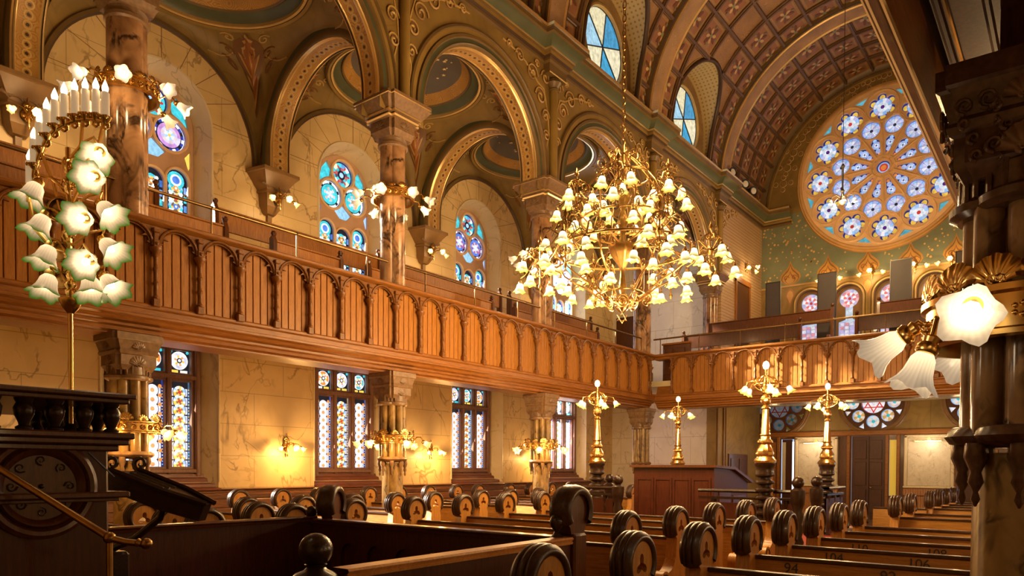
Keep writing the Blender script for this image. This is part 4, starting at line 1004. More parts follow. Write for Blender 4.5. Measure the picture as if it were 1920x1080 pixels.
def collar(name, label, n, R, T_sh, group, spread=.24, drop=.02, tilt=-.75, phase=0.3):
    """gilt lamp ring clasped round a column with radiating shaded lamps"""
    t = thing(name, label, 'lamp ring', (0, 0, 0), 0, group)
    m = MB(); m.lathe([(R-.02, -.09), (R+.015, -.085), (R+.015, -.07), (R, -.06), (R, .03), (R+.02, .04), (R+.02, .055), (R-.02, .06), (R-.02, -.09)], 40, None, 0, cap=False)
    for k in range(22):
        a = TAU*k/22; c = Vector((Cs(a), S(a), 0)); tg = Vector((-S(a), Cs(a), 0))
        for s_ in (-1, 1): scroll(m, c*(R+.012)+Vector((0, 0, -.045)), tg*s_, Vector((0, 0, 1)), .034, 1.1, .009, 0, 8)
    m.build('band', 'brass', t, 50)
    for k in range(12):
        a = TAU*k/12; m = MB(); shell(m, TL(R*Cs(a), R*S(a), .055) @ RZ(a+PI/2), .085 if k % 2 else .065)
        m.build('crest_shell', 'brass', t, 50)
    for k in range(n):
        a = TAU*k/n+phase; c = Vector((Cs(a), S(a), 0)); m = MB(); e = c*(R+spread)+Vector((0, 0, -drop))
        m.tube([c*R+Vector((0, 0, -.03)), c*(R+spread*.35)+Vector((0, 0, .03)), c*(R+spread*.75)+Vector((0, 0, .03)), e], .011, 6)
        d = (c+Vector((0, 0, tilt))).normalized(); m.lathe([(.018, -.03), (.034, -.01), (.036, .02), (.028, .03)], 10, aim(d, e))
        o = m.build('arm', 'brass', t, 50); shade_at(o, T_sh, e+d*.015, d)
    return t
# ---- columns
def plus(a, b): return [(a, -b), (a, b), (b, b), (b, a), (-b, a), (-b, b), (-a, b), (-a, -b), (-b, -b), (-b, -a), (b, -a), (b, -b)]
def stack(m, levels, mis=None):
    """plan polygons (a,b) stacked through z: [(z,a,b)]"""
    n = 12; vs = []
    for z, a, b in levels: vs += [(x, y, z) for x, y in plus(a, b)]
    for k in range(len(levels)-1): m.add([], []); m.f += [[len(m.v)+k*n+i, len(m.v)+k*n+(i+1) % n, len(m.v)+(k+1)*n+(i+1) % n, len(m.v)+(k+1)*n+i] for i in range(n)]; m.mi += [mis[k] if mis else 0]*n; m.c += [None]*n; m.uv += [None]*n
    o = len(m.v); m.v += vs
    for k in (0, len(levels)-1): m.f.append([o+k*n+i for i in range(n)]); m.mi.append(0); m.c.append(None); m.uv.append(None)
def cluster(a, t): return 1.06-.2*(1-abs(Cs(2*a))**.7)
def upper_col(label):
    t = thing('upper_column', label, 'column', (0, 0, 0), 0, 'veined marble columns standing in the side gallery')
    MB().lathe([(.3, 4.0), (.3, 4.2), (.27, 4.25), (.27, 4.4)], 24, None, 0).build('base', 'capital_stone', t)
    MB().lathe([(.225, 4.4), (.225, 5.6), (.22, 7.1)], 64, None, 0, None, cluster).build('shaft', 'marble_shaft', t, 60)
    m = MB(); m.lathe([(.23, 7.06), (.255, 7.08), (.255, 7.12), (.23, 7.14), (.24, 7.2), (.27, 7.28), (.29, 7.32)], 24, None, 0)
    stack(m, [(7.2, .24, .19), (7.28, .27, .21), (7.3, .29, .23), (7.46, .29, .23), (7.47, .34, .27), (7.5, .35, .28), (7.505, .33, .26), (7.53, .33, .26), (7.54, .37, .3), (7.57, .37, .3), (7.58, .36, .29), (7.7, .46, .39), (7.74, .48, .41), (7.745, .5, .43), (7.79, .5, .43)], [0, 0, 0, 0, 1, 1, 0, 0, 1, 0, 0, 0, 1, 0])
    for s_ in (-1, 1):
        for q in (0, 1):
            T = RZ(PI/2*q+(PI if s_ < 0 else 0)) @ TL(.295, 0, 7.33) @ RZ(PI/2); shell(m, T, .1)
    m.build('capital', ['capital_stone', 'gilt'], t, 35)
    return t
C0 = upper_col(''); XCOL = -9.33
UPL = ['tall marble gallery column on the far left beside the candle torchere', 'marble gallery column left of the chandelier, between two star domes', 'marble gallery column just behind the left edge of the chandelier', 'marble gallery column at the corner behind the chandelier bottom', 'short marble column against the white wall at the back of the gallery']
COLY = PIERS[1:]
for k, y in enumerate(COLY):
    c = C0 if k == 0 else dup(C0); c.location = (XCOL, y, 0); c['label'] = UPL[k]
def lower_col(t, dark=False):
    sh, bs, cpm = ('marble_shaft_dark', 'marble_base', 'carved_dark') if dark else ('marble_base', 'marble_base', 'capital_stone')
    MB().lathe([(.27, 0), (.27, .15), (.22, .22), (.22, .3), (.185, .34), (.178, 1.72)], 28, None, 0).build('lower_shaft', 'marble_base', t, 50)
    m = MB(); m.lathe([(.18, 1.74), (.25, 1.76), (.27, 1.79), (.25, 1.82), (.24, 1.83)], 64, None, 0, None, cluster)
    for k in range(8):
        a = TAU*k/8; m.lathe([(.004, 1.5), (.018, 1.53), (.01, 1.56), (.03, 1.6), (.02, 1.64), (.045, 1.7), (.04, 1.76)], 8, TL(.215*Cs(a), .215*S(a), 0))
    m.build('ring', cpm, t, 50)
    m = MB(); m.lathe([(.15, 1.8), (.15, 2.8)], 20)
    for k in range(8):
        a = TAU*k/8; m.lathe([(.058, 1.8), (.058, 2.72)], 14, TL(.172*Cs(a), .172*S(a), 0))
    m.build('clustered_shaft', sh, t, 60)
    m = MB(); m.lathe([(.235, 2.7), (.265, 2.72), (.265, 2.75), (.235, 2.77), (.232, 2.86)], 64, None, 0, None, cluster)
    for k in range(24): a = TAU*k/24; m.lathe([(.014, 2.76), (.014, 2.87)], 6, TL(.235*Cs(a), .235*S(a), 0))
    stack(m, [(2.82, .21, .17), (2.86, .23, .19), (2.88, .245, .2), (3.0, .245, .2), (3.01, .26, .215), (3.04, .27, .225), (3.06, .26, .215), (3.17, .29, .25), (3.18, .305, .265), (3.26, .305, .265)])
    m.build('capital', cpm, t, 35)
    m = MB()
    for q in range(4):
        shell(m, RZ(PI/2*q) @ TL(.25, 0, 2.875) @ RZ(PI/2), .1); shell(m, RZ(PI/2*q) @ TL(.285, 0, 3.07) @ RZ(PI/2), .075)
    m.build('carved_shells', 'capital_stone', t, 50)
    if dark:
        m = MB()
        for q in range(4):
            T = RZ(PI/2*q)
            for x_, z_, r_ in ((.1, 2.93, .035), (.16, 2.9, .025), (.12, 3.1, .04), (.2, 3.09, .035), (.06, 3.0, .025), (.17, 2.97, .025), (.2, 3.02, .02)):
                for s_ in (-1, 1):
                    g = MB(); scroll(g, (.25+(.035 if z_ > 3.01 else .0), s_*x_, z_-r_), (0, s_, 0), (0, 0, 1), r_, 1.4, .009); m.join(g, T)
                    g = MB(); scroll(g, (.2+(.035 if z_ > 3.01 else .0)+.03, s_*x_*.7, z_), (0, -s_, 0), (0, 0, -1), r_*.8, 1.2, .008); m.join(g, T @ RZ(PI/4))
        m.build('carved_scrolls', 'carved_dark', t, 50)
    return t
L0 = lower_col(thing('lower_column', '', 'column', (0, 0, 0), 0, 'clustered marble columns under the side gallery'))
LWL = ['clustered marble column under the gallery beside the dark reading stand', 'clustered marble column under the gallery between the first and second wall sconces', 'clustered marble column under the gallery in front of the farthest side window', 'clustered marble column under the corner where the two galleries meet']
for k in range(4):
    c = L0 if k == 0 else dup(L0); c.location = (XCOL, COLY[k], 0); c['label'] = LWL[k]
R0_ = lower_col(thing('near_column', 'dark glossy clustered column close up at the right edge with carved shell capital', 'column'), True)
R0_.location = (-.18, 3.67, 0)
# beam blocks on top of lower capitals
m = MB()
for k in range(4): m.box(XCOL-.12, COLY[k]-.12, 3.26, XCOL+.12, COLY[k]+.12, 3.86)
m.box(-.28, 3.57, 3.26, -.08, 3.77, 3.53)
struct(m, 'trim_40', 'walnut', 'dark wood blocks between the lower capitals and the gallery', 'beam block')
# ---- lamp rings on the columns
U0 = collar('column_lamp_ring', '', 8, .35, T_CLEAR, 'gilt lamp rings around the upper columns', .2, .03, -.6)
UL = ['gilt lamp ring on the upper column at far left above the torchere', 'gilt lamp ring on the upper column left of the chandelier', 'gilt lamp ring on the upper column hidden behind the chandelier edge']
for k in range(3):
    c = U0 if k == 0 else dup(U0); c.location = (XCOL, COLY[k], 6.27); c['label'] = UL[k]; c.rotation_euler = (0, 0, .25*k)
D0 = collar('column_lamp_ring', '', 6, .36, T_SMALL, 'gilt lamp rings around the lower columns', .17, .05, -.6)
DL = ['gilt lamp ring on the lower column behind the dark balustrade', 'gilt lamp ring on the lower column left of the second wall sconce', 'gilt lamp ring on the lower column nearest the brass bimah lamp']
for k in range(3):
    c = D0 if k == 0 else dup(D0); c.location = (XCOL, COLY[k], 2.14); c['label'] = DL[k]; c.rotation_euler = (0, 0, .4*k)
# near ring on the right column, three big frosted tulips in view
N0 = thing('column_lamp_ring', 'large gilt lamp ring with frosted tulip shades on the near right column', 'lamp ring', (-.18, 3.67, 2.27))
m = MB(); Rn = .36
m.lathe([(Rn-.02, -.11), (Rn+.02, -.105), (Rn+.02, -.085), (Rn, -.075), (Rn, .05), (Rn+.02, .06), (Rn+.02, .085), (Rn-.02, .09), (Rn-.02, -.11)], 64, TL(*N0.location), 0, cap=False)
for k in range(20):
    a = TAU*k/20; c = Vector((Cs(a), S(a), 0)); tg = Vector((-S(a), Cs(a), 0))
    for j in range(5): b = TAU*j/5; m.sph(N0.location+c*(Rn+.008)+tg*(.022*Cs(b))+Vector((0, 0, -.015+.022*S(b))), .011, 6)
m.build('band', 'brass', N0, 50)
for k in range(14):
    a = TAU*k/14; m = MB(); shell(m, TL(*N0.location) @ TL(Rn*Cs(a), Rn*S(a), .085) @ RZ(a+PI/2), .1)
    m.build('crest_shell', 'brass', N0, 50)
def near_arm(a, ext, dz, d, sc):
    c = Vector((Cs(a), S(a), 0)); e = c*(Rn+ext)+Vector((0, 0, dz)); d = Vector(d).normalized(); m = MB()
    m.tube([c*Rn, c*(Rn+ext*.4)+Vector((0, 0, .03+dz*.3)), c*(Rn+ext*.8)+Vector((0, 0, dz+.02)), e], .012, 8)
    m.lathe([(.02, -.05), (.034, -.04), (.03, -.02), (.044, -.005), (.044, .02), (.034, .03)], 14, aim(d, e))
    o = m.build('arm', 'brass', N0, 50, world=False); shade_at(o, T_CLEAR, e+d*.02, d, sc)
near_arm(math.radians(190), .07, -.02, (-1, .1, -.62), 1.12)
near_arm(math.radians(222), .06, -.12, (-.35, -.1, -1), 1.08)
near_arm(math.radians(253), .12, -.0, (.02, -1, -.42), 1.15)
near_arm(math.radians(300), .12, -.02, (.5, -.8, -.5), 1.1)
near_arm(math.radians(120), .1, -.02, (-.5, .8, -.5), 1.1)
near_arm(math.radians(40), .1, -.02, (.8, .6, -.5), 1.1)
# ---- wall corbels carrying the transverse arches, each with a lamp bracket
def corbel(label):
    t = thing('wall_corbel', label, 'corbel', (0, 0, 0), 0, 'stone corbels between the upper windows')
    m = MB()
    def ps(L):
        vs = []
        for z, dx, hy in L: vs += [(0, -hy, z), (dx, -hy*.8, z), (dx, hy*.8, z), (0, hy, z)]
        k = len(L); m.add(vs, [(i*4+j, i*4+(j+1) % 4, (i+1)*4+(j+1) % 4, (i+1)*4+j) for i in range(k-1) for j in range(4)]+[(0, 1, 2, 3), tuple(4*(k-1)+j for j in range(4))])
    ps([(7.5, .5, .5), (7.44, .5, .5), (7.43, .47, .47), (7.15, .26, .24), (7.14, .28, .26), (7.1, .28, .26), (7.09, .24, .22), (6.85, .22, .2), (6.72, .12, .12), (6.7, .07, .06), (6.45, .06, .05), (6.44, .1, .08), (6.4, .1, .08), (6.28, .01, .01)])
    m.build('stone', 'mould_brown', t, 30)
    m = MB()
    for k in range(3): shell(m, TL(.3, -.2+.2*k, 7.17) @ RZ(PI/2), .12)
    m.build('carving', 'capital_stone', t, 50)
    return t
K0 = corbel('')
KL = ['stone corbel under the arch foot left of the first gallery window', 'stone corbel under the arch foot between the first and second gallery windows', 'stone corbel under the arch foot between the second and third gallery windows', 'stone corbel under the arch foot behind the chandelier']
def bracket(name, label, group, arms, sc=1.0):
    t = thing(name, label, 'wall lamp', (0, 0, 0), 0, group); m = MB()
    m.lathe([(.09, 0), (.08, .02), (.03, .04), (.02, .12)], 16, aim((1, 0, 0)))
    for s_ in (-1, 1): scroll(m, (.05, 0, .02), (0, s_, 0), (0, 0, 1), .07, 1.3, .012); scroll(m, (.05, 0, -.02), (0, s_, 0), (0, 0, -1), .05, 1.3, .01)
    m.lathe([(.004, -.22), (.02, -.18), (.01, -.14), (.025, -.1), (.0, .1)], 8, TL(.07, 0, 0)); shell(m, TL(.05, 0, .1) @ RZ(PI/2), .07); m.tube([(.06, 0, .12), (.06, 0, .24), (.05, 0, .26)], .009, 6); m.sph((.05, 0, .25), .018, 6)
    m.build('backplate', 'brass', t, 50)
    for dy, dx, dz, d in arms:
        e = Vector((dx, dy, dz)); d = Vector(d).normalized(); m = MB()
        m.tube([(.06, 0, 0), (dx*.6, dy*.4, dz+.07), (dx*.9, dy*.8, dz+.06), e], .009, 6); m.lathe([(.014, -.03), (.03, 0), (.028, .02)], 8, aim(d, e))
        o = m.build('arm', 'brass', t, 50); shade_at(o, T_SMALL, e+d*.01, d, .85*sc)
    return t
A3 = [(-.22, .22, -.02, (.3, -.8, -.7)), (.0, .3, .0, (.9, 0, -.6)), (.22, .22, -.02, (.3, .8, -.7))]
B0 = bracket('corbel_lamp', '', 'brass lamp clusters mounted on the wall corbels', A3, 1.0)
BL_ = ['brass lamp cluster on the leftmost wall corbel', 'brass lamp cluster on the corbel right of the first gallery window', 'brass lamp cluster on the corbel right of the second gallery window', 'brass lamp cluster on the corbel behind the chandelier']
for k in range(4):
    y = PIERS[k+1]; c = K0 if k == 0 else dup(K0); c.location = (XW, y, 0); c['label'] = KL[k]
    c = B0 if k == 0 else dup(B0); c.location = (XW+.27, y+.05, 6.98); c['label'] = BL_[k]
SC0 = bracket('wall_sconce', '', 'brass sconces on the lower side wall', A3, .95)
SL = ['brass three-lamp sconce on the lower wall between the first two windows', 'brass three-lamp sconce on the lower wall between the second and third windows', 'brass three-lamp sconce on the lower wall between the third and fourth windows']
for k, y in enumerate((9.0, 13.25, 17.7)):
    c = SC0 if k == 0 else dup(SC0); c.location = (XW, y, 2.08); c['label'] = SL[k]
RS0 = bracket('wall_sconce', '', 'brass sconces on the rose window wall', [(-.3, .22, 0, (.3, -.6, -.7)), (.0, .34, .04, (.9, 0, -.5)), (.3, .22, 0, (.3, .6, -.7))], 1.2)
RSL = ['brass sconce under the rose between the second and third painted onions', 'brass sconce under the rose beside the fourth painted onion', 'brass sconce under the rose at its right end', 'brass sconce on the rose wall behind the second screen']
for k, x in enumerate((-5.45, -4.2, -3.2, -6.75)):
    c = RS0 if k == 0 else dup(RS0); c.location = (x, YF, 8.12); c.rotation_euler = (0, 0, -PI/2); c['label'] = RSL[k]
c = dup(RS0); c.location = (XN, 24.6, 8.5); c.rotation_euler = (0, 0, 0); c['label'] = 'brass sconce on the cream wall above the gallery door'; c['group'] = 'brass sconces on the rose window wall'
# ================================================================== GALLERY FRONTS
def parapet(name, label, O, A, N, a0, a1, first, pitch, n, mats):
    """O origin on the front plane, A along, N outward (towards nave)"""
    O, A, N = Vector(O), Vector(A), Vector(N); Z = Vector((0, 0, 1))
    fn = lambda a, b, w=0.0: tuple(O+A*a+Z*b+N*w)
    t = thing(name, label, 'balcony front', fn((a0+a1)/2, 3.25)); fr = [(fn(a0, 0), N, Z), (fn(a1, 0), N, Z)]
    beam, pan = mats
    m = MB(); m.sweep([(-.3, 4.55), (-.02, 4.55), (.0, 4.57), (.0, 4.6), (.05, 4.62), (.07, 4.64), (.07, 4.67), (.04, 4.69), (-.25, 4.69), (-.3, 4.67), (-.3, 4.55)], fr); m.build('top_rail', beam, t, 30)
    m = MB(); m.sweep([(-.1, 3.6), (.0, 3.63), (.03, 3.63), (.05, 3.61), (.05, 3.58), (.02, 3.56), (.01, 3.5), (.03, 3.49), (.03, 3.46), (-.02, 3.44), (-.04, 3.4), (-.1, 3.38), (-.1, 3.35), (-.14, 3.33), (-.15, 3.29), (-.22, 3.27), (-.22, 3.25), (-.7, 3.25), (-.76, 3.27), (-.76, 3.9), (-.2, 3.9), (-.1, 3.6)], fr); m.build('fascia', beam, t, 30)
    # boarded backing panel of one bay, arch frame of one bay, one colonnette
    L = -pitch/2
    def bay_panel():
        m = MB(); nb = 5
        for k in range(nb):
            x0 = -.5*pitch+pitch*k/nb; m.box(x0+.006, -.02, 3.6, x0+pitch/nb-.006, .0, 4.56, 0, None, .008)
        m.box(-pitch/2, -.05, 3.6, pitch/2, -.015, 4.56); return m
    def bay_arch():
        m = MB(); r = pitch/2-.03; zs = 4.6-r
        pts = [(-pitch/2, 4.3), (-r, 4.3)]+circ(0, zs, r, 20, PI, 0)+[(r, 4.3), (pitch/2, 4.3), (pitch/2, 4.57), (-pitch/2, 4.57)]
        pts = [(-pitch/2, zs)]+circ(0, zs, r, 20, PI, 0)+[(pitch/2, zs), (pitch/2, 4.58), (-pitch/2, 4.58)]
        f = lambda a, b, w=0.0: (a, w, b)
        m.poly(pts, f, .0, .05)
        m.tube([(r*.97*Cs(PI*i/18), .055, zs+r*.97*S(PI*i/18)) for i in range(19)], .016, 6)
        m.tube([(r*.86*Cs(PI*i/18), .04, zs+r*.86*S(PI*i/18)) for i in range(1, 18)], .01, 6)
        for s_ in (-1, 1):                   # trefoil cusps
            for a, l in ((.62, .1), (.16, .07)):
                c = (s_*r*Cs(a), zs+r*S(a)); d = Vector((-s_*(Cs(a)*.55+.25), -(S(a)*.9-.1)))
                m.poly([(c[0]+s_*.012, c[1]+.03), (c[0]+d.x*l*1.25, c[1]+d.y*l*1.25), (c[0]+s_*.005, c[1]-.04)], f, .012, .045)
        return m
    def colon():
        m = MB(); m.box(-.045, -.01, 3.6, .045, .085, 3.7, 0, None, .008)
        T = TL(0, .05, 0)
        m.lathe([(.036, 3.7), (.042, 3.72), (.028, 3.74), (.026, 3.86), (.036, 3.875), (.036, 3.9), (.026, 3.915), (.026, 4.03), (.036, 4.045), (.036, 4.07), (.026, 4.085), (.026, 4.2), (.032, 4.21), (.05, 4.26), (.075, 4.29), (.078, 4.32), (.05, 4.33)], 10, T)
        m.box(-.04, .0, 4.32, .04, .085, 4.42, 0, None, .01); m.box(-.03, .0, 4.4, .03, .075, 4.56, 0, None, .008); m.sph((0, .085, 4.37), .022, 8)
        m.box(-.042, 0, 4.5, .042, .09, 4.56, 0, None, .01)
        return m
    Rm = Matrix((A, N, Z)).transposed().to_4x4()
    base = Vector(t.location)
    pp = None
    for k in range(n):
        c = first+pitch*k; T = TL(*fn(c, 0)) @ Rm; H = TL(*fn(c+pitch/2, 0)) @ Rm
        loc = Vector(fn(c, 0))-base; loh = Vector(fn(c+pitch/2, 0))-base
        if pp is None:
            pp = [colon().xf(Rm).build('colonnette', 'oak_carved', None, 40), bay_arch().xf(Rm).build('arch', 'oak_carved', None, 40), bay_panel().xf(Rm).build('boarded_panel', pan, None, 30)]
            for o, l in zip(pp, (loc, loh, loh)): o.parent = t; o.location = l
        else:
            for o, l in zip(pp, (loc, loh, loh)):
                if o is not pp[0] and k == n-1: continue
                cp(o, t, l)
    return t
NL = 34
parapet('gallery_parapet', 'long carved oak gallery front of arches and colonnettes running down the left side', (-9.0, 0, 0), (0, 1, 0), (1, 0, 0), -3, 17.75, 17.39-.5667*(NL-1), .5667, NL, ('oak_beam', 'oak_panel'))
parapet('gallery_parapet', 'carved oak gallery front of arches and colonnettes crossing the far end', (0, 17.72, 0), (1, 0, 0), (0, -1, 0), -9.0, -.5, -9.03+.5525, .5525, 15, ('oak_beam_x', 'oak_panel'))
# right gallery: gilded edge beam above the camera
m = MB()
m.sweep([(-.64, 4.6), (-.64, 3.36), (-.632, 3.34), (-.632, 3.3), (-.618, 3.29), (-.612, 3.262), (-.597, 3.262), (-.59, 3.242), (-.565, 3.24), (-.55, 3.25), (-.54, 3.3), (-.535, 3.56), (-.5, 4.6)], [((0, -3.9, 0), (1, 0, 0), (0, 0, 1)), ((0, 17.6, 0), (1, 0, 0), (0, 0, 1))])
g = thing('gallery_parapet', 'gilded edge beam of the gallery overhead at upper right', 'balcony front', (-.5, 2, 3.25)); m.build('edge_beam', 'oak_beam', g, 30)
m = MB()
for x, z in ((-.638, 3.35), (-.615, 3.277), (-.593, 3.25), (-.552, 3.245)): m.tube([(x, -3.9, z), (x, 17.6, z)], .009, 6)
m.build('gilt_bead', 'gilt', g, 50)
m = MB()
for x in (.02, .3, .8): m.box(x, -4, 3.46, x+.05, 17.7, 3.53, 0, None, .02)
struct(m, 'trim_41', 'walnut', 'dark battens under the right gallery', 'batten')
MB_ = MB().tube([(-.448, 1.5, 3.5), (-.447, 4.6, 3.5)], .008, 6); o = MB_.build('conduit', 'brass', None); tag(o, 'thin brass conduit on the dark gallery underside', 'pipe')
# ---- brass guard rails on the gallery fronts
def guard(name, label, O, A, a0, a1, z, step):
    O, A = Vector(O), Vector(A); p = lambda a, z: tuple(O+A*a+Vector((0, 0, z)))
    t = thing(name, label, 'rail', p(a0, 4.67)); m = MB(); m.tube([p(a0, z), p(a1, z)], .022, 8)
    m.build('rail', 'brass_rail', t, 50)
    a = a0+.2
    while a < a1:
        m = MB(); m.tube([p(a, 4.66), p(a, z)], .013, 6); m.lathe([(.035, 0), (.03, .02), (.015, .03)], 8, TL(*p(a, 4.675))); m.sph(p(a, z), .03, 6); m.build('post', 'brass_rail', t, 50); a += step
guard('guard_rail', 'slim brass guard rail along the top of the left gallery front', (-9.24, 0, 0), (0, 1, 0), 1.0, 17.6, 5.12, 1.35)
guard('guard_rail', 'slim brass guard rail along the top of the far gallery front', (0, 17.95, 0), (1, 0, 0), -9.15, -.8, 5.14, 1.1)
# ---- gallery pews
def gpew(label, axis, a0, a1, b, zf, ztop, group):
    """pew with its back board at b; axis 'y' runs along Y (back towards -X), 'x' along X (back towards +Y)"""
    if axis == 'y': P = lambda a, d, z: (b-d, a, z); nm = 'oak_gallery'
    else: P = lambda a, d, z: (a, b+d, z); nm = 'walnut'
    t = thing('gallery_pew', label, 'pew', P((a0+a1)/2, 0, zf), 0, group)
    m = MB(); q = lambda a_, b_, c_, d_, e_, f_: m.box(*P(a_, c_, e_), *P(b_, d_, f_), 0, None, .012)
    q(a0, a1, -.02, .02, ztop-.34, ztop); q(a0, a1, -.035, .03, ztop, ztop+.03); m.build('back', nm, t, 30)
    m = MB(); q(a0, a1, -.45, 0, zf+.42, zf+.46); m.build('seat', nm, t, 30)
    m = MB(); q(a0+.1, a1-.1, -.02, .02, zf+.1, zf+.42); m.build('base_board', nm, t, 30)
    for a in (a0, a1):
        m = MB(); f = lambda u, v, w=0.0, a=a: P(a+w, -u, v)
        pts = [(-.06, zf), (.44, zf), (.46, zf+.5), (.4, zf+.62), (.28, zf+.6), (.14, zf+.5), (.06, zf+.72), (.05, ztop), (.0, ztop+.1), (-.07, ztop+.06), (-.07, ztop-.2)]
        m.poly(pts, f, -.035, .035); m.sph(P(a, -.0, ztop+.13), .05, 8); m.build('end_panel', 'walnut', t, 30)
    return t
GP = 'oak pews in the left gallery'
for k, (r, y0, y1) in enumerate(((0, 2.2, 6.1), (0, 6.95, 8.3), (0, 8.95, 12.5), (0, 13.35, 17.0), (1, 2.4, 5.6), (1, 6.6, 10.2), (1, 10.5, 14.2), (1, 14.6, 18.5))):
    gpew('oak pew in the %s row of the left gallery, %s from the front' % (('front', 'back')[r], ORD[k % 4]), 'y', y0, y1, (-10.35, -11.5)[r], (4.05, 4.47)[r], (5.3, 5.98)[r], GP)
GQ = 'dark pews in the far gallery'
for k, (r, x0, x1) in enumerate(((0, -8.9, -5.7), (0, -4.35, -1.0), (1, -8.9, -5.35), (1, -4.2, -1.0))):
    gpew('dark pew in the %s row of the far gallery, %s block' % (('front', 'rear')[r], ('left', 'right')[k % 2]), 'x', x0, x1, (19.3, 21.0)[r], (4.05, 4.65)[r], (5.38, 6.0)[r], GQ)
m = thing('gallery_partition', 'dark panelled partition at the corner of the far gallery', 'partition', (-8.9, 18.6, 4))
q = MB().box(-9.0, 18.2, 4.0, -8.2, 18.26, 5.0, 0, None, .01)
for x in (-8.95, -8.6): q.box(x, 18.17, 4.2, x+.25, 18.2, 4.9, 0, None, .015)
q.build('panel', 'walnut', m, 30); MB().box(-9.02, 18.15, 5.0, -8.18, 18.3, 5.05, 0, None, .015).build('cap', 'oak_beam_x', m, 30)
# ---- display screens
for k, (x0, x1, z1, lab) in enumerate(((-7.36, -6.95, 7.12, 'leftmost tall grey display panel in the far gallery'), (-5.9, -5.42, 7.16, 'second tall grey display panel from the left in the far gallery'), (-4.05, -3.55, 7.22, 'third tall grey display panel, just right of the middle sconce'), (-2.55, -2.05, 7.2, 'rightmost tall grey display panel beside the near column'))):
    t = thing('display_panel', lab, 'display panel', ((x0+x1)/2, 21.6, 4.6), 0, 'display panels in the far gallery')
    MB().box(x0, 21.58, 4.75, x1, 21.63, z1, 0, None, .012).build('board', 'screen_grey', t, 30)
    MB().box(x0-.01, 21.57, 4.75, x0+.012, 21.64, z1+.01).box(x1-.012, 21.57, 4.75, x1+.01, 21.64, z1+.01).box(x0, 21.57, z1-.01, x1, 21.64, z1+.012).build('edge_frame', 'black_metal', t, 0)
    for x in (x0+.05, x1-.05): MB().box(x-.03, 21.4, 4.6, x+.03, 21.8, 4.64).box(x-.015, 21.59, 4.6, x+.015, 21.62, 4.8).build('foot', 'black_metal', t, 0)
# ---- spotlights on the cornice
for k, (y, lab) in enumerate(((22.55, 'black spotlight at the foot of the wide vault rib'), (23.7, 'middle black spotlight standing on the cornice'), (24.45, 'black spotlight on the cornice nearest the rose window'))):
    t = thing('spotlight', lab, 'spotlight', (XN+.22, y, 10.8), 0, 'stage spotlights on the cornice')
    d = Vector((.8, -.5, -.1) if k else (.9, -.3, .1)).normalized(); b = Vector(t.location)+Vector((0, 0, .22))
    MB().lathe([(.09, -.2), (.13, -.14), (.14, .1), (.16, .14), (.15, .15), (.12, .13)], 16, aim(d, b)).build('housing', 'black_metal', t, 40)
    MB().lathe([(.11, .12), (.1, .14), (.001, .15)], 16, aim(d, b), cap=False).build('lens', 'fix_white', t, 40)
    MB().box(XN+.2, y-.15, 10.8, XN+.24, y-.13, 11.05).box(XN+.2, y+.13, 10.8, XN+.24, y+.15, 11.05).box(XN+.16, y-.15, 10.79, XN+.28, y+.15, 10.82).build('yoke', 'black_metal', t, 0)
# ================================================================== PEWS ON THE FLOOR
def pew_end(t, x):
    """horseshoe-topped bench end at local x (plane YZ)"""
    f = lambda a, b, w=0.0: (x+w, a, b); cy, cz, r = -.01, 1.1, .155
    body = [(.1, 0), (.1, .9), (.085, .96)]+circ(cy, cz, r, 22, -.95, PI+.95)+[(-.105, .96), (-.12, .8), (-.17, .72), (-.22, .68)]+circ(-.34, .58, .1, 10, .9, 3.6)+[(-.42, .4), (-.4, 0)]
    tre = []
    for i in range(24):
        a = TAU*i/24; q = .047*(1+.5*Cs(3*(a-PI/2))); tre.append((cy+q*Cs(a), cz-.015+q*S(a)))
    m = MB(); m.poly(body, f, -.055, .055, 0, None, holes=[tre])
    o = m.build('end_panel', 'oak_end', t, 30, world=False)
    m = MB(); n = 30; fr = []
    for i in range(n+1):
        a = -.62+(PI+1.24)*i/n; fr.append(((x, cy, cz), (0, Cs(a), S(a)), (1, 0, 0)))
    pr = [(.125, -.05), (.13, -.066), (.148, -.075), (.166, -.068), (.172, -.052), (.184, -.046), (.186, -.03), (.177, -.022), (.186, -.014), (.188, 0), (.186, .014), (.177, .022), (.186, .03), (.184, .046), (.172, .052), (.166, .068), (.148, .075), (.13, .066), (.125, .05), (.125, -.05)]
    m.sweep(pr, fr)
    for i in (0, n):
        a = -.62+(PI+1.24)*i/n; c = (x, cy+.155*Cs(a), cz+.155*S(a))
        m.sph(c, .034, 8, sq=(2.0, 1, 1))
    m.build('horseshoe_rim', 'pew_rim', o, 60, world=False)
    m = MB()
    for s_ in (-1, 1): m.tube([(x+s_*.056, -.34+.068*Cs(TAU*i/16), .58+.068*S(TAU*i/16)) for i in range(16)], .009, 5, closed=True)
    m.box(x-.045, -.1, .42, x+.045, .07, .46, 0, None, .01); m.build('end_carving', 'pew_rim', o, 50, world=False)
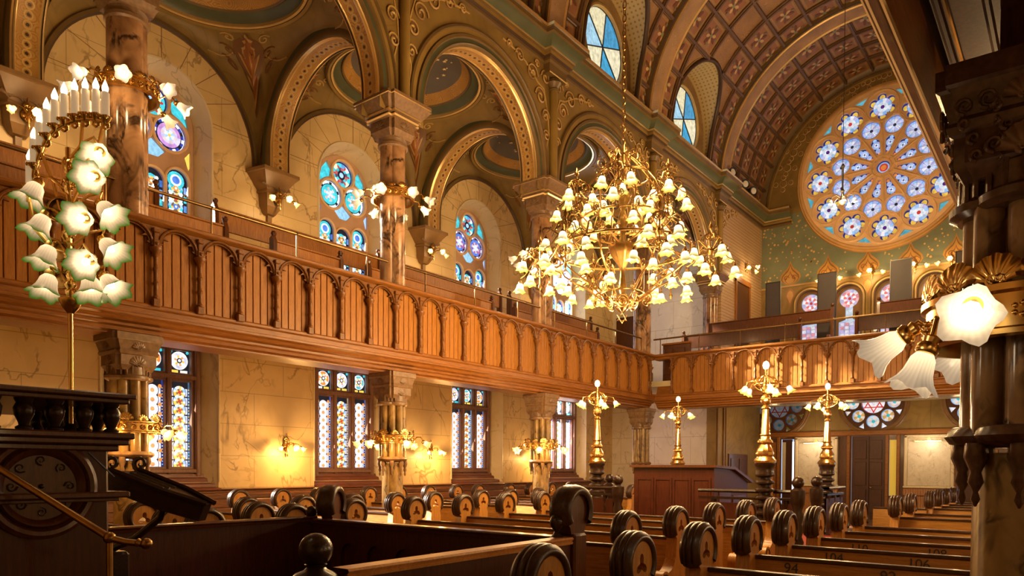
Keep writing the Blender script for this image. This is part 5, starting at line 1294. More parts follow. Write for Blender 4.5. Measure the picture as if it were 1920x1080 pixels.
def pew(L, ends=(1, 1), front=False):
    t = thing('pew', '', 'pew')
    m = MB(); m.sweep([(.025, .42), (.0, .42), (-.0, .62), (.03, .95), (.055, .95), (.025, .62), (.025, .42)], [((0, 0, 0), (0, 1, 0), (0, 0, 1)), ((L, 0, 0), (0, 1, 0), (0, 0, 1))]); m.build('back', 'oak_pew', t, 30)
    m = MB(); m.box(0, .01, .945, L, .085, .975, 0, None, .012); m.build('cap_rail', 'pew_rim', t, 30)
    m = MB(); m.box(0, -.42, .42, L, .02, .455, 0, None, .014); m.build('seat', 'oak_pew', t, 30)
    m = MB(); m.box(0, -.02, .0, L, .02, .42); m.build('base_board', 'oak_end', t, 0)
    m = MB(); m.box(.05, .06, .62, L-.05, .2, .64, 0, None, .006); m.box(.05, .19, .62, L-.05, .2, .68); m.build('book_shelf', 'oak_end', t, 30)
    if ends[0]: pew_end(t, 0)
    if ends[1]: pew_end(t, L)
    return t
def number(pewt, txt, x, z=.885):
    c = bpy.data.curves.new('seat_number', 'FONT'); c.body = txt; c.size = .11; c.extrude = .002; c.align_x = 'CENTER'
    o = bpy.data.objects.new('tmp', c); COL.objects.link(o); bpy.context.view_layer.update()
    me = bpy.data.meshes.new_from_object(o.evaluated_get(bpy.context.evaluated_depsgraph_get())); bpy.data.objects.remove(o)
    me.materials.clear(); me.materials.append(M['lead']); n = bpy.data.objects.new('seat_number', me); COL.objects.link(n)
    n.parent = pewt; n.location = (x, (z-.03-.62)*.0909-.004, z-.03); n.rotation_euler = (PI/2-.09, 0, 0)
ROWS = {}
PW = {}
def row(key, L, ends, x, y, label, group):
    t = dup(PW[key]) if key in PW else pew(L, ends); PW.setdefault(key, t)
    t.location = (x, y, 0); t['label'] = label; t['group'] = group; return t
RY = [2.87, 3.8, 4.73, 5.66, 6.59, 7.52, 8.45, 9.38, 11.55, 12.7, 14.6, 15.6, 16.6, 17.6]
for k, y in enumerate(RY):
    lab = 'oak pew in the right-hand block, %s row from the camera' % ORD[k]
    L, ky = (1.45, 'rs') if k < 2 else (4.6, 'rl')
    t = row(ky, L, (1, 0), -2.05, y, lab, 'pews in the right-hand block'); ROWS['r', k] = t
CYR = [5.61, 6.6, 7.55, 8.5, 9.45]
for k, y in enumerate(CYR):
    t = row('c', 3.65, (1, 1), -6.75, y, 'oak pew in the middle block, %s row behind the dark enclosure' % ORD[k], 'pews in the middle block'); ROWS['c', k] = t
for k, y in enumerate((3.47, 4.4)):
    row('cs', .6, (1, 1), -6.82, y, ('short oak bench left of the dark enclosure, behind the slanted stand', 'short oak bench left of the dark enclosure, nearer its corner post')[k], 'short benches beside the enclosure')
LY = [2.95, 3.72, 4.98, 5.78, 6.6, 7.4, 8.2, 9.35, 10.15, 11.0, 11.85, 12.6, 13.75, 14.6, 15.5, 16.4]
for k, y in enumerate(LY):
    row('l', 2.85, (1, 1), -10.8, y, 'oak pew in the left block by the side windows, %s row from the front' % ORD[k], 'pews in the left block')
row('b', .85, (0, 0), -2.93, 14.4, 'pale oak bench back standing behind the last brass lamp post', None)
for key, k, txt, x in (('r', 3, '94', .33), ('r', 3, '92', 1.0), ('r', 4, '104', .4), ('r', 4, '106', 1.05), ('c', 0, '96', 3.05), ('c', 1, '100', 3.25), ('r', 5, '108', 1.05), ('r', 5, '110', .4)):
    if ROWS[key, k].get('_n') is None: pass
    number(ROWS[key, k], txt, x)
# ================================================================== DARK ENCLOSURE IN FRONT
E0 = thing('enclosure', 'dark mahogany panelled enclosure with arched recesses in front of the pews', 'partition', (-4.4, 3.4, 0))
def panel_wall(p0, p1, zt, nm, recess=True, dirn=1, cap='walnut'):
    p0, p1 = Vector((*p0, 0)), Vector((*p1, 0)); A = (p1-p0).normalized(); L = (p1-p0).length; N = Vector((A.y, -A.x, 0))*dirn
    fn = lambda a, b, w=0.0: tuple(p0+A*a+Vector((0, 0, b))+N*w)
    m = MB(); hs = []
    if recess:
        n = int(L/.36); q = L/n
        hs = [archpoly(q*(i+.5), q*.32, .2, zt-.33, 14) for i in range(n)]
    m.poly(rect(0, .0, L, zt-.05), fn, .0, .035, 0, None, holes=hs); m.poly(rect(0, 0, L, zt-.05), fn, -.03, 0)
    m.build(nm, 'mahogany', E0, 30)
    m = MB(); m.sweep([(-.05, zt-.05), (.055, zt-.05), (.06, zt-.035), (.05, zt-.03), (.065, zt-.012), (.055, zt), (-.055, zt), (-.065, zt-.012), (-.05, zt-.03), (-.05, zt-.05)], [(fn(0, 0), N, (0, 0, 1)), (fn(L, 0), N, (0, 0, 1))]); m.build('cap_rail', cap, E0, 30)
panel_wall((-5.9, 4.42), (-2.95, 4.42), 1.15, 'back_panel')
panel_wall((-6.0, 2.0), (-5.92, 4.42), 1.17, 'side_panel', False)
panel_wall((-2.87, 2.3), (-2.93, 4.4), 1.15, 'side_panel', True, 1, 'gold_oak')  # pale cap: light along this rail's top is put into the wood colour
def postp(x, y, ang, zt, knobs):
    T = TL(x, y, 0) @ RZ(ang)
    m = MB(); m.box(-.085, -.085, 0, .085, .085, zt, 0, None, .015)
    f = lambda a, b, w=0.0: (w, a, b); m.poly([(.085, zt)]+circ(0, zt+.17, .16, 22, -.9, PI+.9)+[(-.085, zt)], f, -.055, .055)
    m.xf(T); o = m.build('corner_post', 'walnut', E0, 30)
    m = MB(); fr = []
    for i in range(31):
        a = -.62+(PI+1.24)*i/30; fr.append(((0, 0, zt+.17), (0, Cs(a), S(a)), (1, 0, 0)))
    m.sweep([(.12, -.08), (.15, -.095), (.175, -.08), (.19, -.03), (.186, 0), (.19, .03), (.175, .08), (.15, .095), (.12, .08), (.12, -.08)], fr); m.xf(T); m.build('horseshoe_rim', 'pew_rim', o, 60)
    m = MB()
    for dx, dy in knobs:
        m.lathe([(.05, zt-.06), (.06, zt-.03), (.03, zt+.0), (.02, zt+.02), (.05, zt+.06), (.055, zt+.1), (.04, zt+.135), (.0001, zt+.15)], 12, TL(x+dx, y+dy, 0))
        for i in range(14): m.sph((x+dx, y+dy, zt-.1-.055*i), .026, 6)
    m.build('finial', 'ebony', o, 50)
postp(-2.95, 4.5, 0, 1.17, [(-.02, -.16)])
postp(-5.75, 4.5, .5, 1.12, [(-.18, -.1)])
m = MB(); T = TL(-2.93, 2.2, 0)
m.box(-3.025, 2.105, 0, -2.835, 2.295, 1.1, 0, None, .02); m.lathe([(.1, 1.1), (.115, 1.115), (.1, 1.13), (.06, 1.145), (.045, 1.16), (.055, 1.175)], 20, T); o = m.build('newel_post', 'ebony', E0, 35)
MB().sph((-2.93, 2.2, 1.245), .083, 20).build('ball_finial', 'ebony', o, 60)
m = MB()
for d, fn in (((0, -1), lambda a, b, w: (-2.93+a, 2.1-w, b)), ((1, 0), lambda a, b, w: (-2.83+w, 2.2+a, b)), ((-1, 0), lambda a, b, w: (-3.03-w, 2.2+a, b))):
    for r in (.07, .045, .02): m.tube([fn(r*Cs(TAU*i/20), .98+r*S(TAU*i/20), .004) for i in range(20)], .009, 6, closed=True)
    for k in range(4): m.tube([fn(-.07, .84-.05*k, .002), fn(.07, .84-.05*k, .002)], .008, 5)
m.build('rosette', 'pew_rim', o, 60)
# ---- slanted reading stand
t = thing('reading_stand', 'dark carved slanted reading stand on a curved bracket behind the handrail', 'reading stand', (-4.45, 2.2, 0))
u = Vector((.41, .31, -.2)).normalized(); v = Vector((-.6, .8, 0)); v = (v-u*v.dot(u)).normalized(); n = u.cross(v)
if n.z < 0: n = -n
def ff(a, b, w=0.0): return tuple(Vector((-4.66, 2.06, 1.6))+u*a+v*b+n*w)
m = MB(); m.poly([(0, -.16), (.34, -.16), (.56, -.05), (.56, .05), (.34, .16), (0, .16)], ff, -.09, .02); m.build('desk_board', 'ebony', t, 30)
m = MB()
for b in (-.16, .16): m.tube([ff(0, b, .03), ff(.34, b, .03), ff(.57, b*.35, .03)], .018, 6)
for b in (-.08, 0, .08): m.tube([ff(.04, b, .022), ff(.3, b, .022)], .012, 5)
scroll(m, ff(.0, -.16, .02), tuple(-u), tuple(n), .05, 1.2, .016); scroll(m, ff(.0, .16, .02), tuple(-u), tuple(n), .05, 1.2, .016); m.build('carved_edge', 'ebony', t, 50)
m = MB(); m.tube([ff(.3, 0, -.09), (-4.48, 2.2, 1.33), (-4.6, 2.1, 1.2), (-4.75, 2.0, 1.12)], .022, 8); m.build('bracket', 'ebony', t, 50)
m = MB(); m.box(-4.85, 1.9, 0, -4.65, 2.1, 1.12, 0, None, .02); m.box(-4.95, 1.8, 0, -4.55, 2.2, .08, 0, None, .02); m.build('pedestal', 'ebony', t, 30)
# ================================================================== PULPIT WITH BALUSTRADE, HANDRAIL
P0 = thing('pulpit', 'dark carved pulpit with a small balustrade and round medallion at lower left', 'pulpit', (-3.6, .6, 0))
X1, Y1 = -3.13, 1.37
m = MB(); m.box(-4.2, -.3, 0, X1-.03, Y1-.03, 1.72, 0, None, .01); m.build('body', 'mahogany', P0, 30)
for L in (((1.71, 1.735, .0), (1.735, 1.76, .03), (1.76, 1.785, .045)), ((1.505, 1.52, .0), (1.52, 1.545, .03)), ((.0, .12, .04),)):
    m = MB()
    for za, zb, o in L: m.box(-4.25, -.3, za, X1+o, Y1+o, zb, 0, None, .008)
    m.build('moulding', 'walnut', P0, 30)
m = MB(); m.box(-4.25, -.3, 1.905, X1+.03, Y1+.03, 1.925, 0, None, .008).box(-4.25, -.3, 1.925, X1+.05, Y1+.05, 1.945, 0, None, .01); m.build('top_rail', 'walnut', P0, 30)
bp = MB().lathe([(.028, 0), (.03, .012), (.018, .02), (.02, .03), (.033, .06), (.036, .085), (.026, .105), (.03, .112), (.034, .122)], 14)
for i in range(9): bp_o = MB().join(bp, TL(X1-.03, Y1-.02-.105*i, 1.784)).build('baluster', 'ebony', P0, 50)
for i in range(1, 8): MB().join(bp, TL(X1-.03-.13*i, Y1-.02, 1.784)).build('baluster', 'ebony', P0, 50)
fm = lambda a, b, w=0.0: (X1-.03+w, 1.09+a, 1.57+b)
m = MB(); T = aim((1, 0, 0), (X1-.035, 1.09, 1.565))
m.lathe([(.2, 0), (.2, .02), (.185, .03), (.17, .028), (.16, .015), (.15, .03), (.135, .02), (.125, .008), (.0001, .008)], 48, T, cap=False); m.build('medallion', 'walnut', P0, 40)
for k in range(8):
    a = TAU*k/8; m = MB(); scroll(m, fm(.08*Cs(a), .08*S(a), .009), (0, -S(a), Cs(a)), (0, Cs(a), S(a)), .02, 1.3, .003, 0, 10); m.build('carved_scroll', 'ebony', P0, 50)
MB().sph(fm(0, 0, .008), .01, 8).build('medallion_boss', 'ebony', P0, 50)
m2 = MB()
for k in range(10):
    for sg in (-1, 1):
        p0 = (.05+.03*k, .135); p1 = (.05+.03*k+sg*.1, .035)
        if p1[0] < .28 and math.hypot(*p1) > .2 and math.hypot(*p0) > .2 and p0[0] < .28: m2.tube([fm(*p0, .003), fm(*p1, .003)], .0035, 4)
m2.build('diaper_carving', 'ebony', P0, 0)
h = thing('handrail', 'brass handrail sloping down past the pulpit to a turned knob', 'handrail', (-2.85, 1.05, 0))
a, b, c = Vector((-3.25, .76, 1.8)), Vector((-2.735, 1.16, 1.392)), Vector((-2.64, 1.23, 1.372))
m = MB(); m.tube([a, b], .0135, 10); m.build('rail', 'brass_dark', h, 50)
m = MB(); m.tube([b, (b+c)/2+Vector((0, 0, -.004)), c], .012, 10); m.sph(b, .022, 12); m.sph(c+Vector((.012, .01, 0)), .021, 12); m.lathe([(.012, -.02), (.018, -.014), (.012, -.006)], 12, aim(c-b, c)); m.build('end_knob', 'brass_dark', h, 50)
m = MB(); m.tube([b, b-Vector((0, 0, 1.38))], .012, 8); m.build('post', 'brass_dark', h, 50)
# ================================================================== BIMAH
BX0, BX1, BY0, BY1 = -7.05, -2.98, 10.15, 14.65
t = thing('bimah_platform', 'dark red panelled platform carrying the reading desk', 'platform', ((BX0+BX1)/2, BY0, 0))
MB().box(BX0, BY0, 0, BX1, BY1, .5, 0, None, .02).build('deck', 'mahogany', t, 30)
m = MB()
for k in range(6): m.box(BX0+.1+.6*k, BY0-.02, .08, BX0+.6+.6*k, BY0, .42, 0, None, .01)
m.build('panelling', 'walnut', t, 30)
MB().box(BX1-.02, BY0+.6, .5, BX1+.02, BY1-.8, .515).box(BX1-.9, BY0+.5, .5, BX1, BY1-.5, .52).build('carpet', 'red_cloth', t, 0)
sb = thing('bench', 'red-cushioned bench beside the raised platform', 'bench', (-2.75, 11.2, 0)); MB().box(-2.95, 10.2, .3, -2.5, 12.3, .42, 0, None, .03).build('seat_cushion', 'red_cloth', sb, 30); MB().box(-2.95, 10.2, 0, -2.55, 12.3, .3).build('base', 'mahogany', sb, 0)
rl = thing('bimah_railing', 'dark turned balustrade around the raised platform', 'railing', ((BX0+BX1)/2, BY0, .5))
bal = MB().lathe([(.045, .5), (.05, .53), (.03, .56), (.05, .66), (.055, .76), (.035, .84), (.025, .9), (.045, .98), (.03, 1.05), (.04, 1.12), (.045, 1.2)], 10)
def rail_run(p, q):
    p, q = Vector((*p, 0)), Vector((*q, 0)); A = (q-p); L = A.length; A.normalize(); N = Vector((A.y, -A.x, 0)); fr = [(p, N, (0, 0, 1)), (q, N, (0, 0, 1))]
    m = MB(); m.sweep([(-.07, 1.3), (.07, 1.3), (.085, 1.325), (.07, 1.35), (-.07, 1.35), (-.085, 1.325), (-.07, 1.3)], fr); m.sweep([(-.05, 1.2), (.05, 1.2), (.05, 1.235), (-.05, 1.235), (-.05, 1.2)], fr); m.build('hand_rail', 'ebony', rl, 30)
    n = max(1, int(L/.32))
    for i in range(n): MB().join(bal, TL(*(p+A*(L*(i+.5)/n)))).build('baluster', 'ebony', rl, 50)
    m = MB(); m.sweep([(-.03, .55), (.0, .55), (.0, 1.15), (-.03, 1.15), (-.03, .55)], [(p, -N, (0, 0, 1)), (q, -N, (0, 0, 1))]); m.build('back_panel', 'mahogany', rl, 30)
rail_run((-4.55, 10.5), (-3.66, 10.5)); rail_run((-3.45, 10.6), (-3.12, 10.6)); rail_run((BX0, 10.5), (-6.05, 10.5)); rail_run((-3.4, 13.0), (-3.4, 14.1))
for (x, y) in ((-3.1, 10.5), (-3.15, 11.6), (-5.95, 10.45), (-6.9, 11.8)):
    m = MB(); m.lathe([(.1, .5), (.07, .54), (.09, .62), (.06, .7), (.09, .8), (.06, .88), (.09, .98), (.06, 1.06), (.09, 1.16), (.1, 1.25), (.1, 1.35), (.06, 1.38), (.04, 1.4)], 14, TL(x, y, 0)); o = m.build('newel', 'ebony', rl, 50)
    MB().sph((x, y, 1.46), .085, 14).build('ball_finial', 'ebony', o, 60)
# lectern: panelled front toward the camera, top sloping down to the far side
lt = thing('reading_desk', 'large panelled wooden reading desk with sloping top on the platform', 'desk', (-5.33, 11.3, .5))
x0, x1, y0, y1 = -6.06, -4.62, 11.2, 12.7
f = lambda a, b, w=0.0: (w, a, b)
m = MB(); m.poly([(y0, .5), (y1, .5), (y1, 1.42), (y0+.75, 1.64), (y0, 1.67)], f, x0, x1); m.build('body', 'mahogany', lt, 30)
for i in range(4):
    a = x0+.05+.34*i; m = MB(); m.poly(rect(a, .62, a+.32, 1.5), PY(y0), 0, .012, 0, None, holes=[rect(a+.03, .66, a+.29, 1.46)]); m.box(a+.05, y0-.008, .68, a+.27, y0, 1.44, 0, None, .006); m.build('front_panel', 'mahogany', lt, 30)
m = MB(); m.poly([(y0-.06, 1.67), (y0+.76, 1.64), (y1+.12, 1.4), (y1+.12, 1.44), (y0+.77, 1.685), (y0-.06, 1.71)], f, x0-.06, x1+.06); m.build('desk_top', 'walnut', lt, 30)
m = MB(); m.box(x1, y0+.2, .62, x1+.015, y0+.7, 1.3, 0, None, .006).box(x1, y0+.8, .62, x1+.015, y1-.1, 1.2, 0, None, .006); m.build('side_panel', 'walnut', lt, 30)
# lamp posts: dark turned pedestal, brass standard, wire globe and lamps
def lamp_post(label):
    t = thing('bimah_lamp', label, 'lamp post', (0, 0, 0), 0, 'brass lamp posts at the platform corners')
    pr = [(.13, .5), (.13, .62)]; z = .62
    while z < 1.58:
        pr += [(.085, z), (.085, z+.03), (.128, z+.05), (.135, z+.07), (.128, z+.09)]; z += .11
    pr += [(.12, 1.68), (.14, 1.71), (.14, 1.74)]
    m = MB(); m.lathe(pr, 24); m.build('pedestal', 'ebony', t, 40)
    m = MB(); m.lathe([(.145, 1.74), (.15, 1.77), (.13, 1.8), (.105, 1.83), (.12, 1.87), (.11, 1.92), (.085, 1.97), (.07, 2.0), (.1, 2.03), (.1, 2.05), (.07, 2.08), (.062, 2.12), (.075, 2.14), (.062, 2.16), (.045, 2.5), (.062, 2.52), (.05, 2.54), (.03, 2.56), (.06, 2.6), (.072, 2.64), (.055, 2.69), (.035, 2.71), (.055, 2.735), (.03, 2.75), (.02, 2.8)], 20, None, 0, None, lambda a, k: 1+.04*Cs(10*a)); m.build('standard', 'brass', t, 40)
    m = MB(); c = Vector((0, 0, 2.86))
    for k in range(9):
        a = TAU*k/9; m.tube([c+Vector((.16*S(b)*Cs(a), .16*S(b)*S(a), -.1*Cs(b)*(1 if b < PI/2 else 1.25))) for b in (PI*i/10 for i in range(11))], .009, 5)
    for k in range(9): a = TAU*k/9; scroll(m, c+Vector((.15*Cs(a), .15*S(a), 0)), (Cs(a), S(a), 0), (0, 0, 1), .03, 1.1, .008, 0, 8)
    m.tube([c+Vector((.16*Cs(TAU*i/20), .16*S(TAU*i/20), 0)) for i in range(20)], .01, 5, closed=True); m.lathe([(.035, 2.72), (.05, 2.8), (.03, 2.9), (.012, 3.02), (.02, 3.06), (.012, 3.1)], 10); m.build('wire_globe', 'brass', t, 50)
    cp(BULB, t, (0, 0, 3.13), None, 1.5).name = 'top_bulb'
    for k in range(5):
        a = TAU*k/5+.45; d = Vector((Cs(a), S(a), 0)); m = MB(); e = d*.3+Vector((0, 0, 2.82)); m.tube([d*.12+c, d*.2+Vector((0, 0, 2.9)), d*.28+Vector((0, 0, 2.88)), e], .009, 6); o = m.build('arm', 'brass', t, 50); dd = (d*.5+Vector((0, 0, -.9))).normalized(); shade_at(o, T_CHAND, e, dd, .72)
    return t
lp = lamp_post(''); LPL = ['brass lamp post at the left front of the platform, left of the desk', 'brass lamp post rising behind the reading desk', 'tallest brass lamp post, at the right front of the platform', 'brass lamp post at the right back, in front of the left plaque']
for k, (x, y) in enumerate(((-6.66, 10.95), (-6.75, 14.4), (-3.54, 10.42), (-3.55, 13.7))):
    c = lp if k == 0 else dup(lp); c.location = (x, y, 0); c['label'] = LPL[k]; c.rotation_euler = (0, 0, .5*k)
# ---- marble memorial plaques with picture lights
for k, (x, lab) in enumerate(((-7.12, 'lit marble plaque on the far wall behind the right back lamp post'), (-3.72, 'lit marble plaque on the far wall above the right pews'))):
    t = thing('marble_plaque', lab, 'plaque', (x, YF, 1.1), 0, 'lit marble plaques on the far wall'); yb = YF-.09
    MB().box(x-.6, yb-.03, 1.14, x+.6, YF, 2.66, 0, None, .015).build('slab', 'marble_plaque', t, 30)
    m = MB(); fr = [((x-.68, yb, 1.08), (1, 0, 0), (0, 0, 1))]
    for (a0, b0, a1, b1) in ((x-.7, 1.1, x-.6, 2.74), (x+.6, 1.1, x+.7, 2.74), (x-.7, 2.66, x+.7, 2.76), (x-.72, 1.06, x+.72, 1.14)): m.box(a0, yb-.05, b0, a1, YF, b1, 0, None, .02)
    m.build('frame', 'marble_pale', t, 30)
    m = MB(); m.box(x-.38, yb-.22, 2.55, x+.38, yb-.16, 2.58, 0, None, .01); m.tube([(x, yb-.03, 2.6), (x, yb-.18, 2.6)], .012, 6); m.lathe([(.001, -.03), (.05, -.01), (.05, .01)], 10, aim((0, -1, 0), (x, yb-.04, 2.62))); o = m.build('picture_light', 'brass', t, 30)
    MB().box(x-.36, yb-.21, 2.54, x+.36, yb-.17, 2.551).build('lamp_strip', 'picture_light', o, 0)
    m = MB(); m.box(x-.68, yb-.02, .1, x+.68, YF, .82, 0, None, .01).box(x-.72, yb-.06, .82, x+.72, YF, 1.04, 0, None, .02); m.build('wooden_base', 'base_boards', t, 30)
# ================================================================== GREAT CHANDELIER
CX, CYY = -5.13, 9.09
ch = thing('chandelier', 'huge brass chandelier with clusters of glowing tulip shades hanging in the nave', 'chandelier', (CX, CYY, 3.75))
K = lambda x, y, z: Vector((CX+x, CYY+y, z))
m = MB(); z = 6.2
k = 0
while z < 14.7:
    a = PI/2*(k % 2); pts = []
    for i in range(14):
        b = TAU*i/14; pts.append(K(.026*Cs(b)*Cs(a), .026*Cs(b)*S(a), z+.052+.06*S(b)))
    m.tube(pts, .0075, 5, 0, None, True); z += .095; k += 1
m.build('chain', 'brass_old', ch, 60)
m = MB(); m.lathe([(.004, 3.86), (.03, 3.9), (.07, 3.95), (.09, 4.0), (.06, 4.06), (.035, 4.12), (.06, 4.2), (.045, 4.3), (.03, 4.42), (.05, 4.5), (.16, 4.66), (.2, 4.76), (.19, 4.8), (.06, 4.84), (.035, 4.95), (.05, 5.05), (.08, 5.12), (.06, 5.2), (.035, 5.3), (.1, 5.42), (.12, 5.5), (.05, 5.58), (.035, 5.8), (.06, 5.86), (.03, 5.95), (.02, 6.2)], 20, TL(CX, CYY, 0), 0, None, lambda a, t: 1+.07*Cs(12*a)); m.build('stem', 'brass_old', ch, 50)
def ringt(r, z, th, name):
    m = MB(); m.tube([K(r*Cs(TAU*i/64), r*S(TAU*i/64), z) for i in range(64)], th, 8, closed=True)
    for i in range(int(r*36)):
        a = TAU*i/int(r*36); scroll(m, K(r*Cs(a), r*S(a), z+.015), (-S(a), Cs(a), 0), (0, 0, 1), .028, 1.15, .007, 0, 8)
    m.build(name, 'brass_old', ch, 50)
ringt(.95, 4.72, .018, 'ring'); ringt(.6, 5.15, .016, 'ring'); ringt(.38, 5.75, .013, 'ring'); ringt(.3, 4.12, .014, 'ring')
# S-shaped cage arms from the ring down to the bottom boss, leaf scrolls
for k in range(8):
    a = TAU*k/8+.2; d = Vector((Cs(a), S(a), 0)); P = lambda r, z: K(d.x*r, d.y*r, z); m = MB()
    m.tube([P(.08, 4.02), P(.2, 4.0), P(.36, 4.1), P(.52, 4.24), P(.72, 4.34), P(.88, 4.46), P(.96, 4.6), P(.95, 4.72), P(.8, 4.82), P(.5, 4.84), P(.18, 4.8)], .013, 6)
    scroll(m, P(.36, 4.1), tuple(d), (0, 0, -1), .07, 1.4, .011); scroll(m, P(.6, 4.3), tuple(-d), (0, 0, 1), .09, 1.4, .011); scroll(m, P(.3, 4.84), tuple(d), (0, 0, 1), .08, 1.4, .011)
    m.build('cage_arm', 'brass_old', ch, 50)
for k in range(8):
    a = TAU*k/8; d = Vector((Cs(a), S(a), 0)); P = lambda r, z: K(d.x*r, d.y*r, z); m = MB()
    m.tube([P(.95, 4.72), P(.9, 4.9), P(.72, 5.02), P(.6, 5.15), P(.62, 5.35), P(.5, 5.6), P(.38, 5.75), P(.2, 5.95), P(.04, 6.08)], .012, 6)
    scroll(m, P(.7, 5.05), tuple(d), (0, 0, 1), .09, 1.4, .01); scroll(m, P(.55, 5.5), tuple(-d), (0, 0, 1), .08, 1.4, .01); scroll(m, P(.3, 5.85), tuple(d), (0, 0, 1), .08, 1.4, .01); scroll(m, P(.15, 6.0), tuple(d), (0, 0, 1), .07, 1.4, .01)
    m.build('crown_arm', 'brass_old', ch, 50)
# rosette cluster and star at the very bottom
m = MB()
for k in range(6):
    a = TAU*k/6; c = K(.2*Cs(a), .2*S(a), 3.98)
    for r in (.085, .05): m.tube([c+Vector((Cs(a), S(a), -.4)).normalized().cross(Vector((0, 0, 1))).normalized()*(r*Cs(TAU*i/14))+Vector((Cs(a)*.35, S(a)*.35, .9))*(r*S(TAU*i/14)) for i in range(14)], .013, 5, closed=True)
m.build('bottom_rosettes', 'brass_old', ch, 50)
m = MB(); n_ = Vector((fw.x, fw.y, 0)).normalized(); sd = Vector((n_.y, -n_.x, 0)); c = K(0, 0, 3.78)
for q in range(2):
    m.tube([c+sd*(.075*Cs(PI/2+PI*q+TAU*i/3))+Vector((0, 0, .075*S(PI/2+PI*q+TAU*i/3))) for i in range(3)], .009, 6, closed=True)
m.tube([c+Vector((0, 0, .07)), c+Vector((0, 0, .12))], .006, 5); m.build('star_pendant', 'brass_old', ch, 0)
# clusters of lamps: stem with finial, little scrolled crown and goosenecks
def gooseneck(par_c, base, a, r, dz, sc, tilt=.12):
    d = Vector((Cs(a), S(a), 0)); m = MB(); e = base+d*r+Vector((0, 0, dz))
    m.tube([base, base+d*r*.35+Vector((0, 0, max(dz, 0)+.05)), base+d*r*.75+Vector((0, 0, dz+.12)), e+d*.01+Vector((0, 0, .07)), e], .009, 6)
    m.lathe([(.012, -.04), (.03, -.015), (.03, .005), (.02, .01)], 8, aim((0, 0, -1), e))
    o = m.build('lamp_arm', 'brass_old', ch, 50)
    loc = e-Vector(ch.location); s_ = cp(T_CHAND, o, loc, q_of(d*tilt+Vector((0, 0, -1))), sc); cp(BULB, s_, (0, 0, .075), None, .9)
nsh = 0
def cluster_(a, r, z, n, hang, rr, phase):
    global nsh
    d = Vector((Cs(a), S(a), 0)); P = K(d.x*r, d.y*r, z); m = MB()
    m.tube([P+Vector((0, 0, -.3)), P+Vector((0, 0, .28))], .012, 6); m.lathe([(.008, .28), (.03, .31), (.034, .34), (.012, .38), (.004, .42)], 8, TL(*P)); m.lathe([(.03, -.05), (.06, 0), (.03, .05)], 10, TL(*P)); m.lathe([(.004, -.38), (.03, -.33), (.012, -.29)], 8, TL(*P))
    for k in range(6):
        b = TAU*k/6+phase; e = Vector((Cs(b), S(b), 0)); scroll(m, P+e*.03+Vector((0, 0, .16)), tuple(e), (0, 0, 1), .05, 1.3, .009); scroll(m, P+e*.03+Vector((0, 0, -.1)), tuple(e), (0, 0, -1), .05, 1.3, .008)
        m.tube([P+Vector((0, 0, .26)), P+e*.12+Vector((0, 0, .2)), P+e*.15+Vector((0, 0, .1))], .007, 5)
    m.tube([P+Vector((0, 0, 0)), K(d.x*(r-.25), d.y*(r-.25), z-.06), K(d.x*(r*.62), d.y*(r*.62), z+.03)], .014, 6)
    m.build('cluster_stem', 'brass_old', ch, 50)
    for k in range(n):
        b = a+TAU*(k+.5)/n+phase; gooseneck(ch, P, b, rr*(1 if k % 2 else .8), hang[k % len(hang)], .98)
        nsh += 1
for k in range(6): cluster_(TAU*k/6+.38, 1.2, 4.62, 8, (.02, -.24), .32, .2)
for k in range(5): cluster_(TAU*k/5+.1, .66, 5.45, 6, (.05, -.18), .27, .4)
for k in range(6):
    gooseneck(ch, K(.62*Cs(TAU*k/6+.15), .62*S(TAU*k/6+.15), 5.02), TAU*k/6+.15, .2, -.02, .95); nsh += 1
for k in range(5): gooseneck(ch, K(.52*Cs(TAU*k/5), .52*S(TAU*k/5), 4.28), TAU*k/5, .24, -.05, .9)
# ================================================================== CANDLE TORCHERE ON THE PULPIT
TX, TY = -3.404, 1.292
tc = thing('torchere', 'tall brass candle torchere with green-edged tulip shades standing on the pulpit', 'torchere', (TX, TY, 1.785))
sd = rt.copy(); ZV = Vector((0, 0, 1)); tw = Vector((-fw.x, -fw.y, 0)).normalized()
def Q(px, py, off=0.0):                         # spot on the torchere: metres right of and above the foot, and toward the nave
    return Vector((TX, TY, 0))+sd*px+Vector((0, 0, py))+tw*off
m = MB(); m.lathe([(.06, 1.785), (.065, 1.8), (.03, 1.815), (.018, 1.83)], 16, TL(TX, TY, 0)); m.build('foot', 'brass_dark', tc, 40)
m = MB(); m.tube([Q(0, 1.8), Q(0, 2.3)], .0095, 10); m.tube([Q(0, 2.3), Q(-.005, 3.0)], .011, 8)
for z in (2.33, 2.42, 2.55, 2.64, 2.75, 2.86): m.lathe([(.012, -.02), (.022, -.008), (.026, 0), (.02, .012), (.012, .02)], 10, TL(*Q(0, z)))
m.lathe([(.012, 0), (.03, .02), (.045, .05), (.046, .06), (.012, .065)], 14, TL(*Q(0, 2.3))); m.build('pole', 'brass', tc, 40)
